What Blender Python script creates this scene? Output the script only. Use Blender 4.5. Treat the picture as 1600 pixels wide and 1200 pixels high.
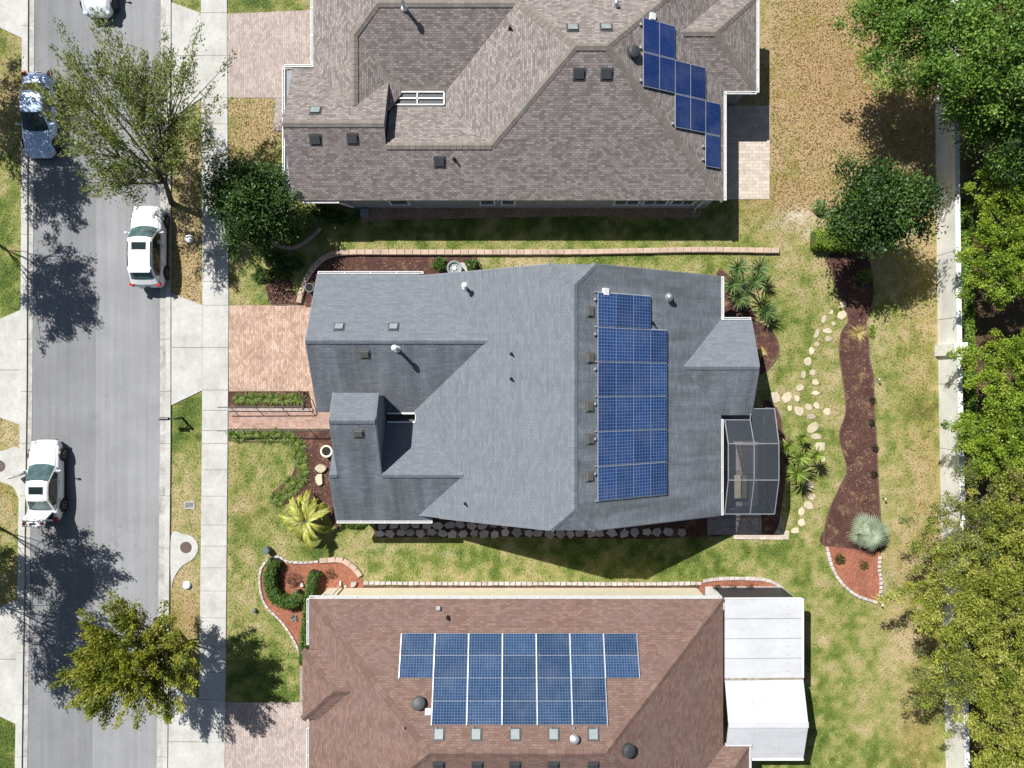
import bpy, math, random
import numpy as np
from mathutils import Vector, Matrix
random.seed(7); RNG = np.random.default_rng(11)
for o in list(bpy.data.objects): bpy.data.objects.remove(o)
S = bpy.context.scene
COL = S.collection

# ------------------------------------------------------------ camera, sky, sun, exposure
CH = 42.0; FP = 1111.1                       # camera height (m), focal length in photo pixels
cam = bpy.data.cameras.new('camera'); cam.sensor_width = 36; cam.lens = 36 * FP / 1600
cam.clip_start = .5; cam.clip_end = 2000
co = bpy.data.objects.new('camera', cam); COL.objects.link(co); co.location = (0, 0, CH); S.camera = co
SD = Vector((.57, -.63, -1.0)).normalized()  # travel direction of sunlight
ELEV = math.asin(-SD.z); AZ = math.atan2(-SD.x, -SD.y)
w = bpy.data.worlds.new('World'); S.world = w; w.use_nodes = True
nt = w.node_tree; bg = nt.nodes['Background']; sk = nt.nodes.new('ShaderNodeTexSky')
sk.sky_type = 'NISHITA'; sk.sun_disc = False; sk.sun_elevation = ELEV; sk.sun_rotation = AZ % (2 * math.pi)
nt.links.new(sk.outputs[0], bg.inputs[0]); bg.inputs[1].default_value = .05
sl = bpy.data.lights.new('sun', 'SUN'); sl.energy = 5.0; sl.angle = math.radians(.5); sl.color = (1, .975, .93)
so = bpy.data.objects.new('sun', sl); COL.objects.link(so); so.location = (-30, 33, 60)
so.rotation_euler = SD.to_track_quat('-Z', 'Y').to_euler()
S.view_settings.view_transform = 'Standard'; S.view_settings.look = 'None'
S.view_settings.exposure = .52; S.view_settings.gamma = 1
S.render.engine = 'CYCLES'; S.cycles.max_bounces = 5; S.cycles.transparent_max_bounces = 12

# ------------------------------------------------------------ helpers
def P(px, py, z=0.0):
    k = (CH - z) / FP
    return ((px - 800) * k, (600 - py) * k)
def PP(px, py, z=0.0): return P(px, py, z) + (z,)
def poly(pts, z=0.0): return [P(x, y, z) for x, y in pts]

def smooth_closed(pts, n=6):
    out = []; m = len(pts)
    for i in range(m):
        p0, p1, p2, p3 = (np.array(pts[(i + k) % m], float) for k in (-1, 0, 1, 2))
        for t in np.arange(n) / n:
            out.append(tuple(.5 * (2 * p1 + (p2 - p0) * t + (2 * p0 - 5 * p1 + 4 * p2 - p3) * t * t + (3 * p1 - p0 - 3 * p2 + p3) * t ** 3)))
    return out
def smooth_open(pts, n=6):
    q = [np.array(p, float) for p in pts]; q = [2 * q[0] - q[1]] + q + [2 * q[-1] - q[-2]]; out = []
    for i in range(1, len(q) - 2):
        p0, p1, p2, p3 = q[i - 1:i + 3]
        for t in np.arange(n) / n:
            out.append(.5 * (2 * p1 + (p2 - p0) * t + (2 * p0 - 5 * p1 + 4 * p2 - p3) * t * t + (3 * p1 - p0 - 3 * p2 + p3) * t ** 3))
    out.append(q[-2]); return out
def resample(pts, step):
    pts = [np.array(p, float) for p in pts]; d = [0]
    for a, b in zip(pts, pts[1:]): d.append(d[-1] + np.linalg.norm(b - a))
    n = max(1, int(round(d[-1] / step))); out = []
    for s in np.linspace(0, d[-1], n + 1):
        i = min(max(np.searchsorted(d, s) - 1, 0), len(pts) - 2)
        t = (s - d[i]) / max(d[i + 1] - d[i], 1e-9); out.append(pts[i] * (1 - t) + pts[i + 1] * t)
    return out
def inside(poly_, X, Y):
    X = np.asarray(X, float); Y = np.asarray(Y, float); r = np.zeros(X.shape, bool); n = len(poly_)
    for i in range(n):
        x1, y1 = poly_[i][:2]; x2, y2 = poly_[(i + 1) % n][:2]
        if y1 == y2: continue
        c = ((y1 > Y) != (y2 > Y)) & (X < (x2 - x1) * (Y - y1) / (y2 - y1) + x1); r ^= c
    return r
def area2(p):
    return sum(p[i][0] * p[(i + 1) % len(p)][1] - p[(i + 1) % len(p)][0] * p[i][1] for i in range(len(p)))

def root_loc(o):
    v = Vector((0, 0, 0))
    while o is not None: v += o.location; o = o.parent
    return v
def tag(o, label=None, cat=None, group=None, kind=None):
    if label: o['label'] = label
    if cat: o['category'] = cat
    if group: o['group'] = group
    if kind: o['kind'] = kind
    return o
def thing(name, label, cat, loc=(0, 0, 0), rz=0, group=None):
    o = bpy.data.objects.new(name, None); COL.objects.link(o); o.empty_display_size = .3
    o.location = loc if len(loc) == 3 else (loc[0], loc[1], 0); o.rotation_euler = (0, 0, rz)
    return tag(o, label, cat, group)
def link(name, me, mat, parent=None, smooth=False):
    for m in (mat if isinstance(mat, (list, tuple)) else [mat]): me.materials.append(m)
    if smooth: me.polygons.foreach_set('use_smooth', np.ones(len(me.polygons), bool))
    o = bpy.data.objects.new(name, me); COL.objects.link(o)
    if parent is not None: o.parent = parent
    return o

class MB:
    def __init__(s): s.v = []; s.f = []; s.uv = []; s.mi = []
    def face(s, pts, uv=None, mi=0):
        b = len(s.v); s.v += [tuple(p) for p in pts]; s.f.append(tuple(range(b, b + len(pts))))
        s.uv.append(uv or [(p[0], p[1]) for p in pts]); s.mi.append(mi)
    def prism(s, p, z0, z1, mi=0, bottom=True):
        if area2(p) < 0: p = p[::-1]
        f0 = (lambda x, y: z0) if not callable(z0) else z0; f1 = (lambda x, y: z1) if not callable(z1) else z1
        t = [(x, y, f1(x, y)) for x, y in p]; b = [(x, y, f0(x, y)) for x, y in p]; n = len(p)
        s.face(t, mi=mi)
        if bottom: s.face(b[::-1], mi=mi)
        for i in range(n):
            j = (i + 1) % n; d = math.hypot(p[j][0] - p[i][0], p[j][1] - p[i][1])
            s.face([b[i], b[j], t[j], t[i]], [(0, b[i][2]), (d, b[j][2]), (d, t[j][2]), (0, t[i][2])], mi)
    def box(s, c, d, rz=0, mi=0, M=None):
        hx, hy, hz = d[0] / 2, d[1] / 2, d[2] / 2
        R = M or Matrix.Rotation(rz, 3, 'Z'); c = Vector(c)
        q = [c + R @ Vector((x, y, z)) for x, y, z in ((-hx, -hy, -hz), (hx, -hy, -hz), (hx, hy, -hz), (-hx, hy, -hz), (-hx, -hy, hz), (hx, -hy, hz), (hx, hy, hz), (-hx, hy, hz))]
        for a in ((3, 2, 1, 0), (4, 5, 6, 7), (0, 1, 5, 4), (1, 2, 6, 5), (2, 3, 7, 6), (3, 0, 4, 7)): s.face([q[k] for k in a], [(0, 0), (1, 0), (1, 1), (0, 1)], mi)
    def bar(s, a, b, wd, ht, up=(0, 0, 1)):
        a = Vector(a); b = Vector(b); d = b - a; L = d.length; d.normalize(); u = Vector(up)
        x = d.cross(u)
        if x.length < 1e-4: x = Vector((1, 0, 0))
        x.normalize(); z = x.cross(d)
        s.box((a + b) / 2, (wd, L, ht), M=Matrix((x, d, z)).transposed())
    def tube(s, pts, rad, n=8, cap=True):
        pts = [Vector(p) for p in pts]; rad = rad if hasattr(rad, '__len__') else [rad] * len(pts); rings = []
        for i, p in enumerate(pts):
            d = (pts[min(i + 1, len(pts) - 1)] - pts[max(i - 1, 0)]).normalized()
            x = d.cross(Vector((0, 0, 1))) if abs(d.z) < .95 else d.cross(Vector((0, 1, 0)))
            x.normalize(); y = d.cross(x)
            b = len(s.v); rings.append(b)
            s.v += [tuple(p + (x * math.cos(a) + y * math.sin(a)) * rad[i]) for a in (2 * math.pi * k / n for k in range(n))]
        for i in range(len(rings) - 1):
            for k in range(n):
                a, b = rings[i], rings[i + 1]; k2 = (k + 1) % n
                s.f.append((a + k, b + k, b + k2, a + k2)); s.uv.append([(k / n, i), (k / n, i + 1), (k / n + 1 / n, i + 1), (k / n + 1 / n, i)]); s.mi.append(0)
        if cap:
            for r, rev in ((rings[0], False), (rings[-1], True)):
                idx = [r + k for k in range(n)]; idx = idx[::-1] if rev else idx
                s.f.append(tuple(idx)); s.uv.append([(0, 0)] * n); s.mi.append(0)
    def lathe(s, c, prof, n=20, M=None, mi=0):
        M = M or Matrix.Identity(3); c = Vector(c); rings = []
        for r, z in prof:
            rings.append(len(s.v)); s.v += [tuple(c + M @ Vector((r * math.cos(2 * math.pi * k / n), r * math.sin(2 * math.pi * k / n), z))) for k in range(n)]
        for a, b in zip(rings, rings[1:]):
            for k in range(n):
                k2 = (k + 1) % n; s.f.append((a + k, a + k2, b + k2, b + k)); s.uv.append([(0, 0)] * 4); s.mi.append(mi)
        for r, rev in ((rings[0], True), (rings[-1], False)):
            idx = [r + k for k in range(n)]; s.f.append(tuple(idx[::-1] if rev else idx)); s.uv.append([(0, 0)] * n); s.mi.append(mi)
    def build(s, name, mat, parent=None, smooth=False, local=False):
        me = bpy.data.meshes.new(name)
        V = np.array(s.v, float)
        if parent is not None and not local: V = V - np.array(root_loc(parent))
        me.from_pydata([tuple(v) for v in V], [], s.f)
        uvl = me.uv_layers.new(name='UVMap'); flat = [c for f in s.uv for c in f]
        uvl.data.foreach_set('uv', np.array(flat, np.float32).ravel())
        me.polygons.foreach_set('material_index', np.array(s.mi, np.int32)); me.update()
        return link(name, me, mat, parent, smooth)

# ------------------------------------------------------------ materials
def newmat(name):
    m = bpy.data.materials.new(name); m.use_nodes = True; t = m.node_tree
    return m, t, t.nodes['Principled BSDF']
def N(t, typ, **kw):
    n = t.nodes.new('ShaderNode' + typ)
    for k, v in kw.items():
        if k.startswith('i_'): n.inputs[k[2:].replace('_', ' ')].default_value = v
        else: setattr(n, k, v)
    return n
def rgb(c): return (c[0], c[1], c[2], 1)
def coord(t, out='Object'): return N(t, 'TexCoord').outputs[out]
def noise(t, vec, scale, detail=4, rough=.6):
    n = N(t, 'TexNoise'); n.inputs['Scale'].default_value = scale; n.inputs['Detail'].default_value = detail; n.inputs['Roughness'].default_value = rough
    t.links.new(vec, n.inputs['Vector']); return n.outputs['Fac']
def ramp(t, fac, stops):
    r = N(t, 'ValToRGB'); e = r.color_ramp.elements
    while len(e) < len(stops): e.new(.5)
    for k, (p, c) in enumerate(stops): e[k].position = p; e[k].color = rgb(c) if hasattr(c, '__len__') else (c, c, c, 1)
    t.links.new(fac, r.inputs[0]); return r.outputs[0]
def mix(t, fac, a, b, mode='MIX'):
    m = N(t, 'Mix', data_type='RGBA', blend_type=mode)
    for sock, v in ((m.inputs[0], fac), (m.inputs[6], a), (m.inputs[7], b)):
        if hasattr(v, 'is_output'): t.links.new(v, sock)
        else: sock.default_value = v if not hasattr(v, '__len__') else rgb(v)
    return m.outputs[2]
def mapping(t, vec, scale=(1, 1, 1), rot=(0, 0, 0), loc=(0, 0, 0)):
    m = N(t, 'Mapping'); m.inputs['Scale'].default_value = scale; m.inputs['Rotation'].default_value = rot; m.inputs['Location'].default_value = loc
    t.links.new(vec, m.inputs['Vector']); return m.outputs[0]
def bump(t, b, h, strength=.3, dist=.02):
    n = N(t, 'Bump'); n.inputs['Strength'].default_value = strength; n.inputs['Distance'].default_value = dist
    t.links.new(h, n.inputs['Height']); t.links.new(n.outputs[0], b.inputs['Normal'])
def plain(name, c, rough=.6, metal=0, spec=.5, var=.12, vs=3):
    m, t, b = newmat(name); b.inputs['Roughness'].default_value = rough; b.inputs['Metallic'].default_value = metal
    b.inputs['Specular IOR Level'].default_value = spec
    if var:
        f = noise(t, coord(t), vs, 5); k = ramp(t, f, [(.3, 1 - var), (.7, 1 + var)])
        t.links.new(mix(t, 1, c, k, 'MULTIPLY'), b.inputs['Base Color'])
    else: b.inputs['Base Color'].default_value = rgb(c)
    return m
def per_object(t, c, lo, hi):
    oi = N(t, 'ObjectInfo'); return mix(t, 1, c, ramp(t, oi.outputs['Random'], [(0, lo), (1, hi)]), 'MULTIPLY')
def ground_like(name, stops, big=.35, fine=14, rough=.95, bumps=.4, bigvar=.18, fstops=None, speck=None, litter=None, objvar=None):
    m, t, b = newmat(name); v = coord(t); b.inputs['Roughness'].default_value = rough; b.inputs['Specular IOR Level'].default_value = .25
    f = noise(t, v, fine, 6, .75); c = ramp(t, f, stops)
    g = noise(t, v, big, 5); k = ramp(t, g, [(.3, 1 - bigvar), (.7, 1 + bigvar)]); c = mix(t, 1, c, k, 'MULTIPLY')
    if litter:
        lf = noise(t, v, 1.3, 8, .8); c = mix(t, ramp(t, lf, [(.52, 0), (.66, litter[1])]), c, litter[0])
    if speck:
        vo = N(t, 'TexVoronoi'); vo.inputs['Scale'].default_value = speck[1]; t.links.new(v, vo.inputs['Vector'])
        c = mix(t, ramp(t, vo.outputs['Distance'], [(speck[2], 1), (speck[2] + .05, 0)]), c, speck[0])
    if objvar: c = per_object(t, c, 1 - objvar, 1 + objvar)
    t.links.new(c, b.inputs['Base Color']); bump(t, b, f, bumps, .03); return m
def shingle(name, c1, c2, mort, streak=.2, bw=.31, rh=.143, blotch=None, tab=.06):
    m, t, b = newmat(name); uv = coord(t, 'UV'); b.inputs['Roughness'].default_value = .9; b.inputs['Specular IOR Level'].default_value = .2
    br = N(t, 'TexBrick'); br.offset = .37; br.inputs['Scale'].default_value = 1; br.inputs['Brick Width'].default_value = bw; br.inputs['Row Height'].default_value = rh
    br.inputs['Mortar Size'].default_value = .011; br.inputs['Mortar Smooth'].default_value = .4; br.inputs['Bias'].default_value = 0
    br.inputs['Color1'].default_value = rgb(c1); br.inputs['Color2'].default_value = rgb(c2); br.inputs['Mortar'].default_value = rgb(mort)
    t.links.new(uv, br.inputs['Vector']); c = br.outputs['Color']
    # second, coarser lay of tabs so that no two stretches of roof repeat
    b2 = N(t, 'TexBrick'); b2.offset = .6; b2.inputs['Scale'].default_value = 1; b2.inputs['Brick Width'].default_value = bw * 2.3; b2.inputs['Row Height'].default_value = rh
    b2.inputs['Mortar Size'].default_value = 0; b2.inputs['Color1'].default_value = rgb((1 - tab,) * 3); b2.inputs['Color2'].default_value = rgb((1 + tab,) * 3)
    t.links.new(mapping(t, uv, loc=(.13, 0, 0)), b2.inputs['Vector']); c = mix(t, 1, c, b2.outputs['Color'], 'MULTIPLY')
    f = noise(t, uv, 22, 4, .8); c = mix(t, 1, c, ramp(t, f, [(.25, .78), (.75, 1.22)]), 'MULTIPLY')
    g = noise(t, mapping(t, uv, (1.1, .16, 1)), 1.1, 6, .65); c = mix(t, 1, c, ramp(t, g, [(.3, 1 - streak), (.68, 1 + streak)]), 'MULTIPLY')
    if blotch:
        h = noise(t, uv, .45, 4, .6); c = mix(t, ramp(t, h, [(.45, 0), (.75, blotch[1])]), c, blotch[0])
    t.links.new(c, b.inputs['Base Color']); bump(t, b, br.outputs['Fac'], -.5, .015); return m
def pavers(name, c1, c2, mort, bw=.22, rh=.11, rot=90, big=.2):
    m, t, b = newmat(name); v = coord(t); b.inputs['Roughness'].default_value = .9; b.inputs['Specular IOR Level'].default_value = .2
    br = N(t, 'TexBrick'); br.inputs['Scale'].default_value = 1; br.inputs['Brick Width'].default_value = bw; br.inputs['Row Height'].default_value = rh
    br.inputs['Mortar Size'].default_value = .009; br.inputs['Mortar Smooth'].default_value = .3
    br.inputs['Color1'].default_value = rgb(c1); br.inputs['Color2'].default_value = rgb(c2); br.inputs['Mortar'].default_value = rgb(mort)
    t.links.new(mapping(t, v, rot=(0, 0, math.radians(rot))), br.inputs['Vector'])
    g = noise(t, v, .9, 6, .7); c = mix(t, 1, br.outputs['Color'], ramp(t, g, [(.3, 1 - big), (.7, 1 + big)]), 'MULTIPLY')
    d = noise(t, mapping(t, v, (2.4, .9, 1)), 2.6, 5, .75); c = mix(t, ramp(t, d, [(.54, 0), (.68, .6)]), c, tuple(x * .55 for x in c1))
    t.links.new(c, b.inputs['Base Color']); bump(t, b, br.outputs['Fac'], -.3, .01); return m
def leafmat(name, rough=.5, trans=.3, spec=.35):
    m, t, b = newmat(name); a = N(t, 'Attribute', attribute_name='Col'); b.inputs['Roughness'].default_value = rough
    b.inputs['Specular IOR Level'].default_value = spec; t.links.new(a.outputs['Color'], b.inputs['Base Color'])
    tr = N(t, 'BsdfTranslucent'); t.links.new(mix(t, 1, a.outputs['Color'], (1.3, 1.35, .6), 'MULTIPLY'), tr.inputs['Color'])
    ms = N(t, 'MixShader'); ms.inputs[0].default_value = trans; o = t.nodes['Material Output']
    t.links.new(b.outputs[0], ms.inputs[1]); t.links.new(tr.outputs[0], ms.inputs[2]); t.links.new(ms.outputs[0], o.inputs['Surface']); return m
M = {}
def asphalt(name, lo, hi):
    m = ground_like(name, [(.3, lo), (.7, hi)], .45, 26, .92, .2, .1); t = m.node_tree; b = t.nodes['Principled BSDF']; v = coord(t)
    src = b.inputs['Base Color'].links[0].from_socket
    k = noise(t, mapping(t, v, (1.6, .035, 1)), 1.3, 5, .65); c = mix(t, 1, src, ramp(t, k, [(.3, .86), (.7, 1.12)]), 'MULTIPLY')          # tyre lanes
    g = noise(t, v, 90, 2, .8); c = mix(t, 1, c, ramp(t, g, [(.3, .72), (.7, 1.28)]), 'MULTIPLY')                                          # aggregate
    o = noise(t, mapping(t, v, (1, .6, 1)), 1.7, 3, .5); c = mix(t, ramp(t, o, [(.66, 0), (.76, .3)]), c, (.10, .10, .105))              # oil stains
    vo = N(t, 'TexVoronoi'); vo.feature = 'DISTANCE_TO_EDGE'; vo.inputs['Scale'].default_value = .16; wv = N(t, 'VectorMath', operation='ADD'); wn = N(t, 'TexNoise'); wn.inputs['Scale'].default_value = 1.1; wn.inputs['Detail'].default_value = 6
    t.links.new(v, wn.inputs['Vector']); t.links.new(v, wv.inputs[0]); t.links.new(wn.outputs['Color'], wv.inputs[1]); t.links.new(wv.outputs[0], vo.inputs['Vector'])
    c = mix(t, ramp(t, vo.outputs['Distance'], [(.0012, .16), (.003, 0)]), c, (.06, .06, .062))                                             # hairline cracks
    t.links.new(c, b.inputs['Base Color']); return m
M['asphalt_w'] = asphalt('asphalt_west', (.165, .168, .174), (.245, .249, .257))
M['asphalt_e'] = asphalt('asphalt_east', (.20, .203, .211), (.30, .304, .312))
M['concrete'] = ground_like('concrete', [(.3, (.40, .395, .37)), (.7, (.50, .495, .47))], .7, 5, .9, .12, .13)
M['concrete2'] = ground_like('concrete_gutter', [(.3, (.30, .29, .265)), (.7, (.48, .475, .45))], 1.3, 4, .9, .12, .25)
M['joint'] = plain('joint_dirt', (.07, .065, .055), .95)
M['pav_pink'] = pavers('pavers_pink', (.36, .235, .175), (.53, .39, .31), (.22, .15, .11), big=.22)
M['pav_red'] = pavers('pavers_red', (.35, .22, .175), (.47, .32, .26), (.21, .14, .11), rot=0)
M['pav_mauve'] = pavers('pavers_mauve', (.34, .275, .25), (.47, .395, .365), (.21, .17, .155), big=.14)
M['pav_grey'] = pavers('pavers_grey', (.28, .24, .22), (.38, .33, .305), (.16, .135, .12), rot=0)
M['pav_beige'] = pavers('pavers_beige', (.44, .375, .31), (.56, .48, .41), (.28, .23, .19), .4, .2, rot=0, big=.1)
M['sh_grey'] = shingle('shingle_taupe', (.160, .135, .126), (.295, .262, .246), (.092, .080, .075), .05, .24, .12, tab=.06)
M['sh_slate'] = shingle('shingle_slate', (.140, .155, .175), (.172, .190, .212), (.103, .115, .130), .03, .33, .13, tab=.04)
M['sh_slate_worn'] = shingle('shingle_slate_worn', (.140, .154, .172), (.178, .194, .216), (.092, .102, .115), .34, .33, .13, ((.075, .079, .086), .42))
M['sh_brown'] = shingle('shingle_brown', (.152, .094, .075), (.220, .142, .116), (.110, .068, .056), .07, .28, .12, ((.165, .132, .126), .35), tab=.04)
M['cap_grey'] = shingle('ridge_taupe', (.185, .165, .145), (.215, .195, .172), (.155, .14, .125), .1, .2, .2)
M['cap_slate'] = shingle('ridge_slate', (.152, .168, .188), (.172, .19, .21), (.13, .144, .162), .1, .2, .2)
M['cap_brown'] = shingle('ridge_brown', (.155, .097, .078), (.195, .13, .108), (.115, .07, .056), .1, .22, .3)
M['white'] = plain('white_paint', (.70, .70, .69), .45, var=.05)
M['panroof'] = ground_like('white_pan_roof', [(.3, (.48, .49, .515)), (.7, (.54, .545, .56))], .5, 3, .45, .05, .07)
def dirty(m, amt, sc, col):
    t = m.node_tree; b = t.nodes['Principled BSDF']; src = b.inputs['Base Color'].links[0].from_socket; v = coord(t)
    k = noise(t, mapping(t, v, sc), 1.0, 7, .7); t.links.new(mix(t, ramp(t, k, [(.5, 0), (.75, amt)]), src, col), b.inputs['Base Color'])
dirty(M['panroof'], .35, (.35, 1.6, 1), (.30, .29, .26)); dirty(M['concrete'], .45, (1.1, .6, 1), (.25, .235, .20)); dirty(M['concrete2'], .6, (1.5, .5, 1), (.16, .14, .115))
M['stucco_grey'] = plain('stucco_grey', (.26, .28, .30), .9)
M['stucco_slate'] = plain('stucco_slate', (.17, .178, .19), .9)
M['stucco_cream'] = plain('stucco_cream', (.66, .60, .44), .9, var=.06)
M['perimeter'] = ground_like('perimeter_wall_render', [(.3, (.60, .59, .54)), (.7, (.70, .69, .64))], .6, 4, .9, .1, .12)
M['vent_dark'] = plain('vent_dark', (.05, .053, .056), .55)
M['vent_grey'] = plain('vent_grey', (.115, .118, .11), .7)
M['vent_lid'] = plain('vent_lid', (.22, .255, .255), .45)
M['black'] = plain('black_plastic', (.012, .013, .015), .45)
M['darkmetal'] = plain('dark_metal', (.035, .033, .03), .5)
M['steel'] = plain('galvanised_steel', (.55, .57, .6), .35, .7)
M['alu'] = plain('aluminium_frame', (.26, .275, .30), .45, .2)
M['rail'] = plain('solar_rail', (.46, .49, .53), .4, .3)
M['glass'] = plain('house_glass', (.03, .06, .07), .08, spec=.8, var=0)
M['mulch'] = ground_like('mulch_dark', [(.32, (.036, .017, .013)), (.55, (.092, .044, .036)), (.75, (.16, .085, .07))], .8, 16, .95, .8, .25, speck=((.34, .23, .16), 7.5, .05), litter=((.36, .235, .13), .55))
M['mulch_o'] = ground_like('mulch_orange', [(.32, (.13, .042, .024)), (.55, (.33, .13, .08)), (.75, (.48, .24, .165))], .9, 16, .95, .8, .2, speck=((.55, .38, .28), 5, .05))
dirty(M['perimeter'], .4, (.8, .25, 1), (.36, .33, .27))
M['pebble'] = ground_like('pebble_bed', [(.38, (.07, .045, .03)), (.52, (.34, .23, .155)), (.66, (.60, .46, .35))], .8, 22, .9, .9, .2)
M['stone'] = ground_like('pale_stone', [(.3, (.40, .34, .24)), (.7, (.56, .49, .36))], 1.2, 7, .9, .3, .15, objvar=.22)
M['flag'] = ground_like('grey_flagstone', [(.3, (.42, .375, .35)), (.7, (.54, .49, .46))], 1.2, 7, .9, .3, .2, objvar=.25)
M['edge_w'] = ground_like('pale_edging', [(.3, (.40, .35, .33)), (.7, (.54, .48, .46))], 1.5, 6, .9, .3, .15, objvar=.15)
M['edge_b'] = ground_like('tan_edging', [(.3, (.38, .28, .215)), (.7, (.50, .385, .305))], 1.1, 6, .9, .2, .12, objvar=.1)
M['edge_d'] = plain('bed_edging', (.12, .075, .055), .9)
M['bark'] = ground_like('bark', [(.3, (.07, .055, .042)), (.7, (.15, .125, .1))], 2, 12, .95, .6, .2)
M['twig'] = plain('pale_branch', (.26, .235, .205), .9)
M['leaf'] = leafmat('leaf'); M['leaf_gloss'] = leafmat('leaf_glossy', .4, .18, .2); M['blade'] = leafmat('blade', .45, .2, .4)
M['rubber'] = plain('tyre_rubber', (.018, .018, .019), .85); M['rim'] = plain('alloy_rim', (.42, .43, .45), .3, .8, var=0)
M['carglass'] = plain('car_glass', (.012, .022, .024), .06, spec=.8, var=0)
M['carglass_t'] = plain('car_windscreen', (.055, .10, .105), .07, spec=.8, var=.5, vs=2.2)
M['red'] = plain('tail_lamp', (.35, .012, .015), .25, var=0); M['lamp'] = plain('head_lamp', (.5, .53, .55), .12, var=0)
M['iron'] = plain('manhole_iron', (.12, .085, .075), .8, .2)
M['terracotta'] = plain('cream_pot', (.72, .66, .55), .7); M['soil'] = plain('soil', (.02, .015, .012), .95)
M['bin'] = plain('grey_green_cap', (.10, .14, .14), .6)
def paint(name, c, flake=0):
    m, t, b = newmat(name); b.inputs['Base Color'].default_value = rgb(c); b.inputs['Roughness'].default_value = .32
    b.inputs['Coat Weight'].default_value = .8; b.inputs['Coat Roughness'].default_value = .05; b.inputs['Metallic'].default_value = flake; return m
M['car_white'] = paint('car_paint_white', (.78, .79, .80)); M['car_pearl'] = paint('car_paint_pearl', (.74, .745, .74)); M['car_sky_tint'] = paint('car_paint_sky_tinted', (.50, .63, .86), .1)  # the sedan's blue is skylight in tree shade, mixed into its paint
M['car_silver'] = paint('car_paint_silver', (.62, .66, .70), .1)
def solar_mat(name, c1, c2, line, nx, ny, lw=.06):
    m, t, b = newmat(name); uv = coord(t, 'UV'); b.inputs['Roughness'].default_value = .12; b.inputs['Specular IOR Level'].default_value = .5
    br = N(t, 'TexBrick'); br.offset = 0; br.inputs['Scale'].default_value = 1; br.inputs['Brick Width'].default_value = 1 / nx; br.inputs['Row Height'].default_value = 1 / ny
    mp = mapping(t, uv, (1, nx / ny, 1)); br.inputs['Row Height'].default_value = 1 / nx
    br.inputs['Mortar Size'].default_value = lw / nx; br.inputs['Mortar Smooth'].default_value = .25
    br.inputs['Color1'].default_value = rgb(c1); br.inputs['Color2'].default_value = rgb(c2); br.inputs['Mortar'].default_value = rgb(line); t.links.new(mp, br.inputs['Vector'])
    br.inputs['Scale'].default_value = 1
    mp.node.inputs['Scale'].default_value = (1, ny / nx, 1)
    dn = noise(t, coord(t), .8, 3); c = mix(t, ramp(t, dn, [(.45, 0), (.8, .12)]), per_object(t, br.outputs['Color'], .84, 1.18), (.3, .32, .36))
    t.links.new(c, b.inputs['Base Color']); return m
M['pv_slate'] = solar_mat('solar_cells_slate', (.013, .037, .125), (.019, .054, .168), (.13, .20, .36), 10, 6, .07)
M['pv_grey'] = solar_mat('solar_cells_grey', (.008, .023, .105), (.011, .030, .13), (.032, .058, .16), 10, 6, .045)
M['pv_brown'] = solar_mat('solar_cells_brown', (.013, .034, .082), (.021, .050, .115), (.12, .175, .265), 12, 8, .06)
def screen_mat():
    m, t, b = newmat('insect_screen'); b.inputs['Base Color'].default_value = (.036, .042, .052, 1); b.inputs['Roughness'].default_value = .45
    tr = N(t, 'BsdfTransparent'); ms = N(t, 'MixShader'); f = noise(t, coord(t), .7, 3); t.links.new(ramp(t, f, [(.3, .70), (.7, .80)]), ms.inputs[0])
    t.links.new(tr.outputs[0], ms.inputs[1]); t.links.new(b.outputs[0], ms.inputs[2]); t.links.new(ms.outputs[0], t.nodes['Material Output'].inputs['Surface']); return m
M['screen'] = screen_mat()

# ------------------------------------------------------------ ground and grass
HARD = []                      # plan outlines that carry no grass
def spots(px, py, lst, base):
    v = np.full(px.shape, base, float)
    for cx, cy, rx, ry, val in lst:
        wgt = np.exp(-(((px - cx) / rx) ** 2 + ((py - cy) / ry) ** 2)); v = v * (1 - wgt) + val * wgt
    return v
DRY = [(1310, 150, 170, 230, .95), (1430, 250, 60, 200, .9), (1390, 380, 60, 50, .75), (292, 400, 40, 130, .95), (290, 650, 40, 55, .05), (290, 740, 30, 45, .6), (292, 800, 30, 30, .65), (290, 930, 40, 50, .8),
       (10, 170, 40, 100, .75), (10, 300, 40, 70, .35), (10, 440, 40, 60, .2), (10, 690, 40, 30, .85), (10, 800, 40, 60, .7), (10, 1165, 40, 50, .05), (400, 5, 60, 14, .05), (400, 190, 60, 60, .95),
       (385, 420, 40, 60, .5), (420, 725, 50, 50, .32), (370, 790, 40, 60, .65), (395, 840, 50, 30, .55), (385, 950, 50, 90, .4), (420, 1050, 50, 50, .25), (500, 870, 60, 40, .35), (640, 880, 60, 30, .5), (760, 870, 60, 25, .4), (900, 870, 90, 40, .22),
       (1060, 880, 100, 40, .15), (850, 355, 250, 25, .15), (700, 355, 60, 20, .35), (1000, 400, 100, 14, .12), (800, 412, 60, 14, .75), (1260, 440, 60, 60, .5), (1235, 560, 40, 60, .5), (1420, 560, 45, 60, .4), (1420, 640, 40, 40, .25), (1430, 750, 50, 70, .75),
       (1430, 880, 60, 80, .75), (1270, 900, 80, 50, .4), (1330, 1010, 80, 60, .42), (1320, 1130, 80, 80, .3), (1390, 1090, 40, 90, .55), (1410, 1010, 30, 60, .75), (1290, 780, 30, 60, .6)]
LIT = [(1310, 120, 150, 200, .95), (1230, 310, 90, 40, .8), (1440, 300, 40, 160, .7), (290, 420, 40, 90, .55), (290, 965, 40, 40, .9), (10, 150, 40, 60, .5), (10, 760, 40, 40, .5), (400, 200, 60, 50, .55), (1450, 760, 30, 400, .5), (1410, 900, 30, 60, .5), (1430, 1150, 30, 80, .6), (390, 790, 30, 40, .3)]
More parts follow.
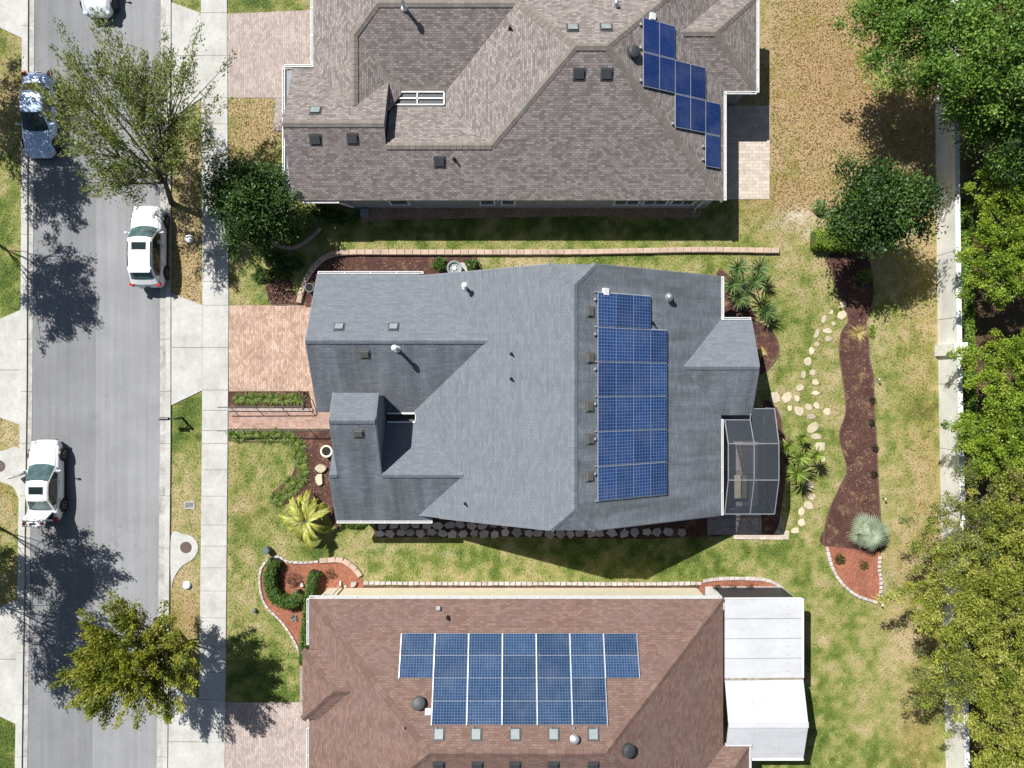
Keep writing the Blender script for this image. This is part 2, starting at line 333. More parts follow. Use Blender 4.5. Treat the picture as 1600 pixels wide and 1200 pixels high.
SAND = [(1248, 338, 22, 13, 1), (1222, 350, 22, 10, .5), (1262, 360, 10, 14, .6), (1425, 365, 20, 14, .35), (1385, 910, 16, 20, .4), (700, 868, 14, 6, .25), (605, 855, 20, 8, .35)]
_F = {}
def field(x, y, scale, seed):
    """smooth random field over the plan, 0..1"""
    if seed not in _F: _F[seed] = np.random.default_rng(seed).random((257, 257))
    g = _F[seed]; u = np.asarray(x) / scale + 128.37; v = np.asarray(y) / scale + 128.71; i = np.floor(u).astype(int); j = np.floor(v).astype(int); a = u - i; b = v - j; a = a * a * (3 - 2 * a); b = b * b * (3 - 2 * b)
    i %= 256; j %= 256; return (g[i, j] * (1 - a) + g[i + 1, j] * a) * (1 - b) + (g[i, j + 1] * (1 - a) + g[i + 1, j + 1] * a) * b
def lawn(x, y):
    px = x / CH * FP + 800; py = 600 - y / CH * FP
    d = spots(px, py, DRY, .45) * 1.05 + .0 + ((np.abs(x) < 38.1) & (np.abs(y) < 30.1)) * ((field(x, y, 2.1, 1) - .5) * .34 + (field(x, y, .85, 2) - .5) * .42 + (field(x, y, .36, 3) - .5) * .6); l = spots(px, py, LIT, .08); s = spots(px, py, SAND, 0)
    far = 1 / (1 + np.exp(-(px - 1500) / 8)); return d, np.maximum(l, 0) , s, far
def axis(a, b, step):
    core = list(np.arange(a, b + 1e-6, step)); ext = [4, 12, 30, 80, 200, 500]
    return np.array([a - e for e in reversed(ext)] + core + [b + e for e in ext])
gx = axis(-38, 38, .2); gy = axis(-30, 30, .2); GX, GY = np.meshgrid(gx, gy)
me = bpy.data.meshes.new('ground'); nxg, nyg = len(gx), len(gy)
vs = np.stack([GX.ravel(), GY.ravel(), np.zeros(GX.size)], 1); ii = np.arange(nxg * nyg).reshape(nyg, nxg)
fs = np.stack([ii[:-1, :-1].ravel(), ii[:-1, 1:].ravel(), ii[1:, 1:].ravel(), ii[1:, :-1].ravel()], 1)
me.from_pydata(vs.tolist(), [], fs.tolist())
d, l, s_, far = lawn(GX.ravel(), GY.ravel())
at = me.color_attributes.new('Cover', 'FLOAT_COLOR', 'POINT'); at.data.foreach_set('color', np.stack([d, l, s_, far], 1).astype(np.float32).ravel())
gm, t, b = newmat('lawn_ground'); b.inputs['Roughness'].default_value = .95; b.inputs['Specular IOR Level'].default_value = .15
v = coord(t); a = N(t, 'Attribute', attribute_name='Cover'); sp = N(t, 'SeparateColor'); t.links.new(a.outputs['Color'], sp.inputs[0])
def addn(x, y, k):
    m = N(t, 'Math', operation='MULTIPLY_ADD'); m.inputs[1].default_value = k; t.links.new(y, m.inputs[0]); t.links.new(x, m.inputs[2]); return m.outputs[0]
n1 = noise(t, v, 1.1, 7, .7); n2 = noise(t, v, 9, 5, .8); n3 = noise(t, v, 26, 3, .7)
dry = addn(sp.outputs[0], n1, .7); dry = addn(dry, n2, .9)
mr = N(t, 'MapRange'); mr.inputs['From Min'].default_value = .80; mr.inputs['From Max'].default_value = 1.80; t.links.new(dry, mr.inputs['Value'])
c = ramp(t, mr.outputs[0], [(0, (.072, .118, .022)), (.25, (.142, .192, .040)), (.5, (.262, .27, .09)), (.75, (.36, .315, .155)), (1, (.43, .355, .205))])
lf = N(t, 'Math', operation='MULTIPLY'); t.links.new(sp.outputs[1], lf.inputs[0]); t.links.new(ramp(t, n3, [(.42, .25), (.6, 1)]), lf.inputs[1])
c = mix(t, lf.outputs[0], c, ramp(t, n2, [(.3, (.15, .075, .03)), (.5, (.30, .175, .075)), (.7, (.46, .31, .165))]))
sf = N(t, 'Math', operation='MULTIPLY'); t.links.new(sp.outputs[2], sf.inputs[0]); t.links.new(ramp(t, n1, [(.38, .1), (.55, 1)]), sf.inputs[1])
c = mix(t, sf.outputs[0], c, (.62, .55, .46))
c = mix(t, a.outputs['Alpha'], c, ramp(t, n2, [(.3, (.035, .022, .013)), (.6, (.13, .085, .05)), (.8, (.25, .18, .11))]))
c = mix(t, 1, c, ramp(t, n3, [(.34, .42), (.66, 1.5)]), 'MULTIPLY')
t.links.new(c, b.inputs['Base Color']); bump(t, b, n3, .7, .05)
tag(link('ground', me, gm), kind='structure')

def sheet(name, outline, z, mat, hard=True, thick=None, kind='structure'):
    m = MB(); p = outline
    if thick: m.prism(p, 0.0, z, bottom=False)
    else: m.face([(x, y, z) for x, y in (p if area2(p) > 0 else p[::-1])])
    if hard: HARD.append(p)
    return tag(m.build(name, mat), kind=kind)
def ed(pts):
    ys = [p[0] for p in pts]; xs = [p[1] for p in pts]
    return lambda y: float(np.interp(y, ys, xs)) if ys[0] <= y <= ys[-1] else (xs[0] + (y - ys[0]) * (xs[1] - xs[0]) / (ys[1] - ys[0]) if y < ys[0] else xs[-1] + (y - ys[-1]) * (xs[-1] - xs[-2]) / (ys[-1] - ys[-2]))
eWo = ed([(0, 36), (600, 33.5), (1200, 25)]); eWm = ed([(0, 46), (600, 44), (1200, 36)]); eWi = ed([(0, 54), (600, 51), (1200, 43)])
eC = ed([(0, 151.5), (700, 149.5), (1200, 144.5)])
eEi = ed([(0, 251.5), (700, 250), (1200, 245)]); eEm = ed([(0, 260), (700, 259.5), (1200, 254.5)]); eEo = ed([(0, 268), (700, 267.5), (1200, 262.5)])
eSl = ed([(0, 314.5), (480, 317), (700, 316), (1200, 310.5)]); eSr = ed([(0, 355), (500, 357.5), (700, 356), (1200, 351.5)])
YS = list(range(-300, 1501, 100))
def strip(name, xl, xr, z, mat, y0=-300, y1=1500):
    ys = [y for y in YS if y0 < y < y1]; ys = [y0] + ys + [y1]
    return [P(xl(y), y) for y in ys] + [P(xr(y), y) for y in reversed(ys)]
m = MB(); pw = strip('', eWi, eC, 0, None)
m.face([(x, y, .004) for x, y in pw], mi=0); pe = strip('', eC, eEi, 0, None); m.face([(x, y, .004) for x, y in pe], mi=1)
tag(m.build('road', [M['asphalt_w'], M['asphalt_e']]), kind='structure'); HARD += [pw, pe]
def slabs(name, xl, xr, zt, mat, ys, gap=.022, z0=0.0):
    m = MB(); g = gap / CH * FP / 2
    for a_, b_ in zip(ys, ys[1:]):
        m.prism([P(xl(a_ + g), a_ + g), P(xr(a_ + g), a_ + g), P(xr(b_ - g), b_ - g), P(xl(b_ - g), b_ - g)], z0, zt, bottom=False)
    HARD.append(strip('', xl, xr, 0, None)); return tag(m.build(name, mat), kind='structure')
def every(step, off): return list(np.arange(-300 + off, 1501, step))
gut = every(81.5, 15); jn = lambda e, k: (lambda y: e(y) + k)
slabs('gutter_strip', eWm, eWi, .022, M['concrete2'], gut); slabs('kerb', eWo, jn(eWm, -.7), .10, M['concrete'], gut)
slabs('gutter_strip', eEi, eEm, .022, M['concrete2'], gut); slabs('kerb', jn(eEm, .7), eEo, .10, M['concrete'], gut)
sw = [-300, -230, -150, -80, -45, 20.5, 87, 153, 194, 235, 276, 317, 358, 399, 440, 477, 543, 609.5, 641, 672.5, 693, 734, 775, 820, 853, 887, 923, 965, 1010, 1050, 1092, 1159, 1226, 1290, 1350, 1400, 1450, 1500]
slabs('sidewalk', eSl, eSr, .055, M['concrete'], sw)
# dirt that fills every joint
for nm, a_, b_ in (('joint_bed', eWo, eWi), ('joint_bed', eEi, eEo), ('joint_bed', eSl, eSr)):
    sheet(nm, strip('', jn(a_, .3), jn(b_, -.3), 0, None), .008, M['joint'])
def apron(pts, joints):
    m = MB(); HARD.append(poly(pts)); cuts = sorted(joints)
    xs0 = min(p[0] for p in pts); xs1 = max(p[0] for p in pts)
    m.prism(poly(pts), 0, .05, bottom=False); ob = tag(m.build('driveway_apron', M['concrete']), kind='structure')
    mj = MB()
    for y in cuts:
        q = np.linspace(xs0 + .5, xs1 - .5, 2); mj.face([PP(q[0], y + .35, .054), PP(q[1], y + .35, .054), PP(q[1], y - .35, .054), PP(q[0], y - .35, .054)])
    if cuts: tag(mj.build('driveway_joint', M['joint']), kind='structure')
apron([(268.6, -60), (268.6, 4), (314.2, 21), (315.5, 153), (268.6, 185)], [87])
apron([(268.2, 458), (316.5, 477), (316.2, 610), (268.2, 633)], [543])
apron([(264.2, 1070), (312, 1091), (310, 1230), (262, 1260)], [1159])
apron([(-60, -60), (35, -60), (35, 60), (-60, 15)], []); apron([(-60, 525), (33.3, 484), (32.8, 664), (-60, 630)], [578])
apron([(-60, 975), (29.5, 935), (26.3, 1131), (-60, 1090)], [1030])
sheet('driveway', poly([(355.5, 22), (485, 16), (500, 16), (500, 118), (443, 118), (443, 153), (355.8, 153)]), .03, M['pav_mauve'])
sheet('path', poly([(430, 153.5), (450, 153.5), (450, 205), (428, 205)]), .028, M['pav_grey'])
sheet('driveway', poly([(358, 477), (530, 477), (530, 612), (357.5, 612)]), .03, M['pav_pink'])
sheet('path', poly([(357.2, 641), (545, 641), (545, 670), (357, 670)]), .03, M['pav_red'])
sheet('path', poly([(483, 612.5), (530, 612.5), (530, 640.5), (489, 640.5)]), .028, M['pav_pink'])
sheet('driveway', poly([(352.5, 1097), (500, 1097), (500, 1290), (350, 1290)]), .03, M['pav_mauve'])
sheet('path', poly([(468.5, 1038), (480, 1038), (480, 1096.6), (468.5, 1096.6)]), .028, M['pav_grey'])
sheet('patio', poly([(1100, 165), (1203, 165), (1202, 311), (1100, 312)]), .03, M['pav_beige'])
sheet('patio', poly([(1105, 640), (1221, 640), (1221, 835), (1105, 835)]), .031, M['pav_grey'])
sheet('patio', poly([(1146, 835.6), (1224, 836), (1223, 843), (1146, 842)]), .06, M['pav_beige'], thick=True)
# kerbside drainage pads with manholes
pe_ = smooth_closed([(268, 836), (288, 835), (303, 840), (310, 855), (303, 872), (284, 885), (272, 903), (268, 915)], 5)
sheet('drain_pad', poly(pe_), .045, M['concrete'], thick=True)
sheet('drain_pad', poly(smooth_closed([(33, 704), (5, 704), (-25, 712), (-30, 735), (0, 752), (20, 760), (30, 778), (32.5, 780)], 5)), .045, M['concrete'], thick=True)
# ------------------------------------------------------------ planting beds
def bed(name, pts, z=.035, mat='mulch', sm=6):
    q = smooth_closed(pts, sm) if sm else pts
    return sheet(name, poly(q), z, M[mat], thick=True)
BACK = [(1293, 400), (1303, 436), (1313, 466), (1324, 492), (1325, 503), (1314, 520), (1311, 552), (1315, 582), (1319, 612), (1321, 645), (1311, 678), (1317, 708), (1323, 735), (1310, 764), (1296, 795), (1288, 825), (1287, 852),
        (1377, 862), (1376, 815), (1373, 775), (1371, 730), (1369, 690), (1366, 640), (1365, 610), (1364, 585), (1358, 560), (1357, 535), (1353, 505), (1360, 480), (1364, 462), (1362, 430), (1350, 395)]
bed('mulch_bed', BACK)
ORB = [(1288, 852.5), (1297, 885), (1312, 910), (1338, 930), (1372, 942), (1376, 920), (1374, 895), (1376, 862.5)]
sheet('mulch_bed', poly(ORB), .040, M['mulch_o'], thick=True)
bed('mulch_bed', [(478, 480), (476, 455), (490, 420), (520, 399), (600, 399), (745, 401), (752, 432), (600, 445), (500, 480)], sm=0)
bed('mulch_bed', [(416, 448), (432, 430), (455, 440), (466, 474), (424, 475)], sm=0)
sheet('mulch_bed', poly([(357.4, 612.4), (482.5, 612.4), (488.5, 640.6), (357.3, 640.6)]), .035, M['mulch'], thick=True)
bed('mulch_bed', [(357, 671), (525, 671), (530, 830), (500, 790), (455, 785), (430, 790), (425, 770), (455, 745), (468, 715), (457, 690), (430, 687), (357, 687)], sm=0)
bed('mulch_bed', [(1165, 498), (1178, 502), (1205, 518), (1216, 545), (1204, 570), (1188, 584), (1150, 590), (1150, 500)], sm=4)
bed('mulch_bed', [(1190, 640), (1212, 637), (1219, 655), (1222, 676), (1236, 690), (1228, 740), (1220, 800), (1212, 830), (1190, 830)], sm=4)
bed('mulch_bed', [(1120, 425), (1140, 432), (1158, 455), (1172, 480), (1178, 502), (1120, 502)], sm=4)
YB = [(413, 878), (433, 872), (452, 881), (500, 877), (540, 877), (556, 886), (566, 903), (566, 918), (520, 930), (515, 990), (500, 1050), (472, 1042), (462, 1008), (440, 974), (416, 948), (407, 918), (406, 895)]
sheet('mulch_bed', poly(smooth_closed(YB, 4)), .035, M['mulch_o'], thick=True)
sheet('mulch_bed', poly([(564, 915.5), (1096, 915.5), (1096, 935), (564, 935)]), .030, M['mulch'], thick=True)
sheet('mulch_bed', poly(smooth_closed([(1098, 908), (1140, 904), (1190, 906), (1216, 915), (1226, 930), (1180, 945), (1098, 940)], 4)), .035, M['mulch_o'], thick=True)
sheet('pebble_bed', poly([(560, 318), (1100, 318), (1092, 341), (900, 338), (740, 341), (590, 344), (565, 349)]), .03, M['pebble'])
sheet('mulch_bed', poly([(585, 800), (1128, 800), (1128, 838), (1000, 842), (760, 838), (588, 840)]), .025, M['mulch'])
def ribbon(name, pts, wd, z, mat, parent=None, label=None):
    pass
def blocks(name, label, cat, pts, step, wd, ht, mat, part, jit=.02, gap=.012, group=None):
    """edging made of separate stones laid along a curve"""
    q = resample([P(*p) for p in smooth_open(pts, 8)], step)
    r = thing(name, label, cat, (q[0][0], q[0][1], 0), group=group)
    for i in range(len(q) - 1):
        a_, b_ = q[i], q[i + 1]; c_ = (a_ + b_) / 2; L = np.linalg.norm(b_ - a_) - gap; an = math.atan2(b_[1] - a_[1], b_[0] - a_[0]) + random.uniform(-jit, jit) * 2
        W2 = wd * random.uniform(1 - jit * 3, 1 + jit * 3) / 2; h = ht * random.uniform(.94, 1.04); bv = min(.03, W2 * .3)
        loc = lambda x, y: (c_[0] + x * math.cos(an) - y * math.sin(an), c_[1] + x * math.sin(an) + y * math.cos(an))
        lo = [loc(x, y) for x, y in ((-L / 2, -W2), (L / 2, -W2), (L / 2, W2), (-L / 2, W2))]
        hi = [loc(x, y) for x, y in ((-L / 2 + bv, -W2 + bv), (L / 2 - bv, -W2 + bv), (L / 2 - bv, W2 - bv), (-L / 2 + bv, W2 - bv))]
        m = MB(); m.prism(lo, 0, h - bv, bottom=False); m.f.pop(0); m.uv.pop(0); m.mi.pop(0)
        m.face([p + (h,) for p in hi])
        for k in range(4): m.face([lo[k] + (h - bv,), lo[(k + 1) % 4] + (h - bv,), hi[(k + 1) % 4] + (h,), hi[k] + (h,)])
        m.build(part, mat, r)
    HARD.append([P(*p) for p in smooth_open([(x, y - wd / CH * FP / 2) for x, y in pts], 4)] + [P(*p) for p in smooth_open([(x, y + wd / CH * FP / 2) for x, y in pts], 4)][::-1])
    return r
blocks('retaining_wall', 'long low tan block wall running beside the slate roofed house', 'garden wall', [(468, 474), (474, 450), (488, 422), (510, 402), (540, 395.5), (620, 395), (760, 395), (900, 394.5), (1010, 392.5), (1100, 391), (1216, 392.5)], .47, .31, .24, M['edge_b'], 'cap_block', .01)
blocks('garden_edging', 'short curved dark block edging in tree shade by the taupe house', 'edging', [(424, 376), (438, 386), (462, 387), (486, 372), (502, 356)], .35, .2, .14, M['edge_b'], 'edging_stone')
blocks('garden_edging', 'straight pale scalloped edging stones along the cream wall strip', 'edging', [(568, 910.5), (700, 911.5), (840, 911.5), (1000, 912), (1096, 911)], .33, .2, .13, M['edge_w'], 'edging_stone', .04, .035)
blocks('garden_edging', 'pale edging stones curving down the west side of orange mulch bed', 'edging', [(472, 1036), (463, 1006), (441, 972), (416, 946), (407, 918), (408, 890), (420, 874), (436, 869), (449, 877), (476, 879), (498, 877)], .3, .14, .12, M['edge_w'], 'edging_stone', .04, .03)
blocks('garden_edging', 'wide tan edging blocks around the top of orange mulch bed', 'edging', [(500, 876), (530, 874), (545, 880), (556, 889), (564, 900)], .46, .3, .16, M['edge_b'], 'edging_stone', .02)
blocks('garden_edging', 'pale pink edging stones around orange mulch near the white patio roof', 'edging', [(1098, 908), (1120, 904.5), (1150, 903.5), (1190, 905), (1212, 912), (1224, 924)], .32, .2, .12, M['edge_w'], 'edging_stone', .04)
blocks('garden_edging', 'white edging stones along the lawn side of back orange mulch', 'edging', [(1291, 854), (1299, 884), (1313, 909), (1338, 930), (1370, 941)], .3, .18, .13, M['edge_w'], 'edging_stone', .04, .03)
blocks('garden_edging', 'row of round white stones along the wall side of orange mulch', 'edging', [(1374, 868), (1373, 890), (1376, 910), (1374, 934)], .24, .2, .14, M['edge_w'], 'edging_stone', .1, .06)
def edge_strip(pts, label, wd=.05, ht=.09):
    q = resample([P(*p) for p in smooth_open(pts, 6)], .3); m = MB()
    m.tube([(x, y, ht * .4) for x, y in q], wd / 2 + .012, 6); o = m.build('bed_edging', M['edge_d'])
    return tag(o, label, 'edging')
edge_strip(BACK[:17], 'thin brown edging line on the house side of the winding mulch bed')
edge_strip(BACK[17:31], 'thin brown edging line on the wall side of the winding mulch bed')
edge_strip([(1166, 496), (1180, 501), (1206, 517), (1217, 545), (1205, 571), (1188, 586)], 'thin edging round the rounded mulch bed behind the slate house')
edge_strip([(1212, 636), (1220, 655), (1223, 676), (1240, 691)], 'thin edging beside the screened patio mulch')
edge_strip([(415, 448), (420, 465), (424, 476), (470, 475.5), (490, 476)], 'dark edging between brick driveway and shaded mulch')
edge_strip([(357, 688), (400, 690), (430, 690), (452, 692), (458, 705), (462, 718)], 'dark edging between front lawn and planting row')
edge_strip([(428, 790), (427, 777), (432, 768), (440, 762)], 'short curved dark edging by the palm in the front lawn')
edge_strip([(357, 611.9), (420, 611.8), (481, 611.8)], 'dark edging between brick driveway and planter bed')

# ------------------------------------------------------------ houses
class Roof:
    def __init__(s): s.f = []                     # (polygon, z-function coefficients a,b,c)  z = a + b x + c y
    def add(s, pts, z0, at_, grad):
        a_ = z0 - grad[0] * at_[0] - grad[1] * at_[1]; s.f.append((pts if area2(pts) > 0 else pts[::-1], a_, grad[0], grad[1]))
    def z(s, x, y):
        best = -1
        for p, a_, b_, c_ in s.f:
            if inside(p, x, y): best = max(best, a_ + b_ * x + c_ * y)
        return best
    def hit(s, px, py):
        """where the line of sight through a photo pixel meets this roof: point and gradient"""
        dx, dy = (px - 800) / FP, (600 - py) / FP; best = None
        for p, a_, b_, c_ in s.f:
            # z = a + b dx (H-z) + c dy (H-z)
            k = b_ * dx + c_ * dy; z = (a_ + k * CH) / (1 + k); x, y = dx * (CH - z), dy * (CH - z)
            if inside(p, x, y) and (best is None or z > best[0][2]): best = ((x, y, z), (b_, c_))
        return best
    def mesh(s, mat, parent, thick=.16, worn=None):
        m = MB()
        for p, a_, b_, c_ in s.f:
            wi = 1 if worn and (c_ > .1 or b_ < -.1) else 0
            zf = lambda x, y: a_ + b_ * x + c_ * y
            g = math.hypot(b_, c_); gx_, gy_ = (b_ / g, c_ / g) if g > 1e-6 else (0, 1); sl_ = math.sqrt(1 + g * g)
            i0 = len(m.f); m.prism(p, lambda x, y: zf(x, y) - thick, zf, wi)
            m.uv[i0] = [(p_[0] * -gy_ + p_[1] * gx_, (p_[0] * gx_ + p_[1] * gy_) * sl_) for p_ in m.v[-0:] and [m.v[k] for k in m.f[i0]]]
        return m.build('roof', [mat, worn] if worn else mat, parent)
def ridge(a_, b_, za, zb, wd=.16, drop=.08, lift=.03, *, mat, parent):
    """bent cap strip laid along a ridge or hip"""
    m = MB(); A = Vector((a_[0], a_[1], za + lift)); B = Vector((b_[0], b_[1], zb + lift)); d_ = (B - A); L = d_.length; d_.normalize()
    s_ = Vector((d_.y, -d_.x, 0)).normalized() * wd; dn = Vector((0, 0, -drop)); n = max(1, int(L / .3))
    for sg in (-1, 1):
        for k in range(n):
            p = A + d_ * L * k / n; q = A + d_ * L * (k + 1) / n; up = Vector((0, 0, .012))
            pts = [p + s_ * sg + dn, q + s_ * sg + dn, q + Vector((0, 0, 0)), p] ; pts = [pts[0] + up, pts[1], pts[2], pts[3] + up]
            uv = [(0, k * .2), (0, k * .2 + .2), (.2, k * .2 + .2), (.2, k * .2)]
            if sg < 0: pts = pts[::-1]; uv = uv[::-1]
            m.face(pts, uv)
    return m.build('ridge_cap', mat, parent)
def gutter(parent, a_, b_, z, out, wd=.13):
    """open channel with brackets, outside the eave line a-b; out = unit direction away from the roof"""
    m = MB(); ox, oy = out; L = math.hypot(b_[0] - a_[0], b_[1] - a_[1])
    off = lambda p, k, zz: (p[0] + ox * k, p[1] + oy * k, zz)
    m.bar(off(a_, .02, z - .05), off(b_, .02, z - .05), .03, .14); m.bar(off(a_, wd, z - .05), off(b_, wd, z - .05), .035, .12)
    m.bar(off(a_, wd / 2 + .01, z - .115), off(b_, wd / 2 + .01, z - .115), wd - .03, .012)
    n = max(1, int(L / 1.25))
    for k in range(n + 1):
        t_ = (k + .02) / (n + .04); c_ = (a_[0] + (b_[0] - a_[0]) * t_, a_[1] + (b_[1] - a_[1]) * t_)
        m.bar(off(c_, .035, z + .006), off(c_, wd - .018, z + .006), .045, .012)
    for e, o2 in ((a_, b_), (b_, a_)): m.bar(off(e, .035, z - .05), off(e, wd - .018, z - .05), .02, .1)
    return m.build('gutter', M['white'], parent)
def slopeM(gr):
    n = Vector((-gr[0], -gr[1], 1)).normalized(); up = Vector((gr[0], gr[1], gr[0] ** 2 + gr[1] ** 2)).normalized(); x = up.cross(n)
    return Matrix((x, up, n)).transposed()        # columns: along, up-slope, normal
def box_vent(R, parent, px, py, dark=True, label=None, sx=.5, sy=.52):
    sx *= .88; sy *= .85; h = R.hit(px, py); p, g = h; Mx = slopeM(g); p = Vector(p); m = MB(); n = Mx.col[2]; u = Mx.col[1]; x = Mx.col[0]
    m.box(p + n * .02, (sx + .16, sy + .18, .03), M=Mx)
    base = m.build('roof_vent', M['vent_dark'] if dark else M['vent_grey'], parent)
    m = MB(); q = []
    for a_, b_, c_ in ((-1, -1, .08), (1, -1, .08), (1, 1, .12), (-1, 1, .12)): q.append(p + x * a_ * sx / 2 + u * b_ * sy / 2 + n * c_)
    r_ = [p + x * a_ * sx / 2 + u * b_ * sy / 2 + n * .03 for a_, b_ in ((-1, -1), (1, -1), (1, 1), (-1, 1))]
    m.face(q)
    for k in range(4): m.face([r_[k], r_[(k + 1) % 4], q[(k + 1) % 4], q[k]])
    m.build('roof_vent', M['vent_dark'] if dark == 1 else (M['vent_lid'] if dark == 2 else M['vent_grey']), parent)
def pipe_vent(R, parent, px, py, h=.9, r=.1, cap=.17, mat='steel'):
    p, g = R.hit(px, py); p = Vector(p); m = MB()
    m.lathe(p, [(r * 2.2, -.02), (r * 2.0, .03), (r * 1.1, .14), (r, .15), (r, h)] + ([(cap, h), (cap, h + .05), (cap * .6, h + .12), (.01, h + .14)] if cap else [(r * .7, h), (r * .7, h - .05)]), 14)
    m.build('vent_pipe', M[mat], parent, smooth=False)
def dome_vent(R, parent, px, py, mat='vent_dark', r=.36):
    p, g = R.hit(px, py); p = Vector(p); m = MB(); Mx = slopeM(g)
    m.lathe(p, [(r * 1.05, -.01), (r * 1.05, .03), (r * .8, .05), (r * .8, .18), (r, .19), (r, .25), (r * .8, .3), (r * .4, .335), (.01, .345)], 24, M=Mx)
    m.build('dome_vent', M[mat], parent)
def tube_cap(parent, p, gr, mat, d=(.35, .3, .16)):
    m = MB(); Mx = slopeM(gr); m.box(Vector(p) + Mx.col[2] * (d[2] / 2 + .005), d, M=Mx); m.build('junction_box', mat, parent)

def solar(name, label, gr, z0, at_, cells, mat, parent_loc, along, rim):
    """cells: list of plan rectangles (x0,y0,x1,y1); panels float 9 cm above the slope"""
    r = thing(name, label, 'solar panels', parent_loc)
    Mx = slopeM(gr); n = Mx.col[2]
    zf = lambda x, y: z0 + gr[0] * (x - at_[0]) + gr[1] * (y - at_[1])
    for (x0, y0, x1, y1) in cells:
        q = [Vector((x, y, zf(x, y))) + n * .12 for x, y in ((x0, y0), (x1, y0), (x1, y1), (x0, y1))]
        c_ = sum(q, Vector()) / 4; m = MB(); lo = [p - n * .04 for p in q]
        ins = [p + (c_ - p).normalized() * rim + n * .002 for p in q]
        uvs = [(0, 0), (1, 0), (1, 1), (0, 1)] if along == 'x' else [(0, 0), (0, 1), (1, 1), (1, 0)]
        m.face(ins, uvs, 0)
        for k in range(4):
            k2 = (k + 1) % 4; m.face([q[k], q[k2], ins[k2], ins[k]], mi=1); m.face([lo[k], lo[k2], q[k2], q[k]], mi=1)
        m.face(lo[::-1], mi=1); m.build('solar_panel', [mat, M['rail']], r)
    return r, zf, n
def walls(m, pts, z1, z0=0.0): m.prism(pts, z0, z1)
def window(parent, c, w_, h_, ny=-1, axis_='y', panes=1, mat='glass'):
    """window on an outside wall facing +-y (axis_='y') or +-x"""
    m = MB(); t_ = .05; f = lambda a_, d_, b_: (c[0] + a_, c[1] + d_ * ny, c[2] + b_) if axis_ == 'y' else (c[0] + d_ * ny, c[1] + a_, c[2] + b_)
    def bx(a_, b_, sa, sb, d0, sd):
        p = f(a_, d0, b_); m.box(p, (sa, sd, sb) if axis_ == 'y' else (sd, sa, sb))
    bx(0, h_ / 2, w_ + .16, .09, .035, .07); bx(0, -h_ / 2, w_ + .16, .09, .05, .10); bx(-w_ / 2, 0, .09, h_ - .09, .035, .07); bx(w_ / 2, 0, .09, h_ - .09, .035, .07)
    for k in range(1, panes): bx(-w_ / 2 + w_ * k / panes, 0, .05, h_ - .09, .03, .05)
    fr = m.build('window', M['white'], parent); m = MB(); bx(0, 0, w_ - .1, h_ - .1, .012, .02); m.build('pane', M[mat], fr)

# ---- slate roofed house in the middle
XR, ZR, PT = 3.03, 7.37, .55; EX = 11.57; WX = XR - (EX - XR); EZ = ZR - PT * (EX - XR); YN, YZ = 5.94, -7.25; CR = 1.12
H1 = thing('house', 'slate grey roofed house with blue solar panels in the middle', 'house', (0, -.6, 0))
R1 = Roof(); hw = 1.13
R1.add([(XR, YN - CR), (XR, YZ + CR), (XR - hw, YZ), (WX, YZ), (WX, -2.2), (WX + .2, -2.2), (WX + .2, -1.55), (WX, -1.55), (WX, YN), (XR - hw, YN)], ZR, (XR, 0), (PT, 0))
R1.add([(XR, YN - CR), (XR + hw, YN), (EX, YN), (EX, YZ), (XR + hw, YZ), (XR, YZ + CR)], ZR, (XR, 0), (-PT, 0))
R1.add([(XR, YN - CR), (XR + hw, YN), (XR - hw, YN)], ZR, (XR, YN - CR), (0, -.555)); R1.add([(XR, YZ + CR), (XR + hw, YZ), (XR - hw, YZ)], ZR, (XR, YZ + CR), (0, .555))
P1 = 2.3 / 3.82
R1.add([(-10.75, 6.08), (-5.2, 6.08), (-1.0, 2.26), (-10.75, 2.26)], 5.0, (0, 2.26), (0, -P1)); R1.add([(-10.75, 2.26), (-1.0, 2.26), (-5.2, -1.56), (-10.75, -1.56)], 5.0, (0, 2.26), (0, P1))
P2 = .586
R1.add([(-9.7, -2.17), (-9.7, -4.82), (-2.3, -4.82), (-5.15, -2.17)], 4.3, (0, -4.82), (0, -P2)); R1.add([(-9.7, -4.82), (-9.7, -7.55), (-4.4, -7.55), (-4.4, -6.9), (-2.3, -4.82)], 4.3, (0, -4.82), (0, P2))
R1.add([(-9.25, -1.85), (-9.25, -4.80), (-6.93, -4.80), (-6.93, -1.85)], 6.04, (0, -1.85), (0, P2)); R1.add([(-9.25, -1.85), (-6.93, -1.85), (-6.93, -.46), (-9.25, -.46)], 6.04, (0, -1.85), (0, -P2))
R1.add([(13.23, 3.54), (11.3, 3.54), (8.7, .92), (13.23, .92)], 4.0, (0, .92), (0, -.496)); R1.add([(13.23, -1.72), (11.3, -1.72), (8.7, .92), (13.23, .92)], 4.0, (0, .92), (0, .496))
roof1 = R1.mesh(M['sh_slate'], H1, worn=M['sh_slate_worn'])
m = MB(); ridge((XR, YN - CR), (XR, YZ + CR), ZR, ZR, .17, .09, mat=M['cap_slate'], parent=roof1)
for sx in (-1, 1):
    ridge((XR, YN - CR), (XR + sx * hw, YN), ZR, ZR - PT * hw, mat=M['cap_slate'], parent=roof1); ridge((XR, YZ + CR), (XR + sx * hw, YZ), ZR, ZR - PT * hw, mat=M['cap_slate'], parent=roof1)
ridge((-10.75, 2.26), (-1.15, 2.26), 5, 5, mat=M['cap_slate'], parent=roof1); ridge((-6.9, -4.82), (-2.6, -4.82), 4.3, 4.3, mat=M['cap_slate'], parent=roof1); ridge((-9.7, -4.82), (-9.27, -4.82), 4.3, 4.3, mat=M['cap_slate'], parent=roof1); ridge((-9.25, -1.85), (-6.93, -1.85), 6.04, 6.04, mat=M['cap_slate'], parent=roof1); ridge((9.2, .92), (13.23, .92), 4, 4, mat=M['cap_slate'], parent=roof1)
m = MB(); i_ = .32
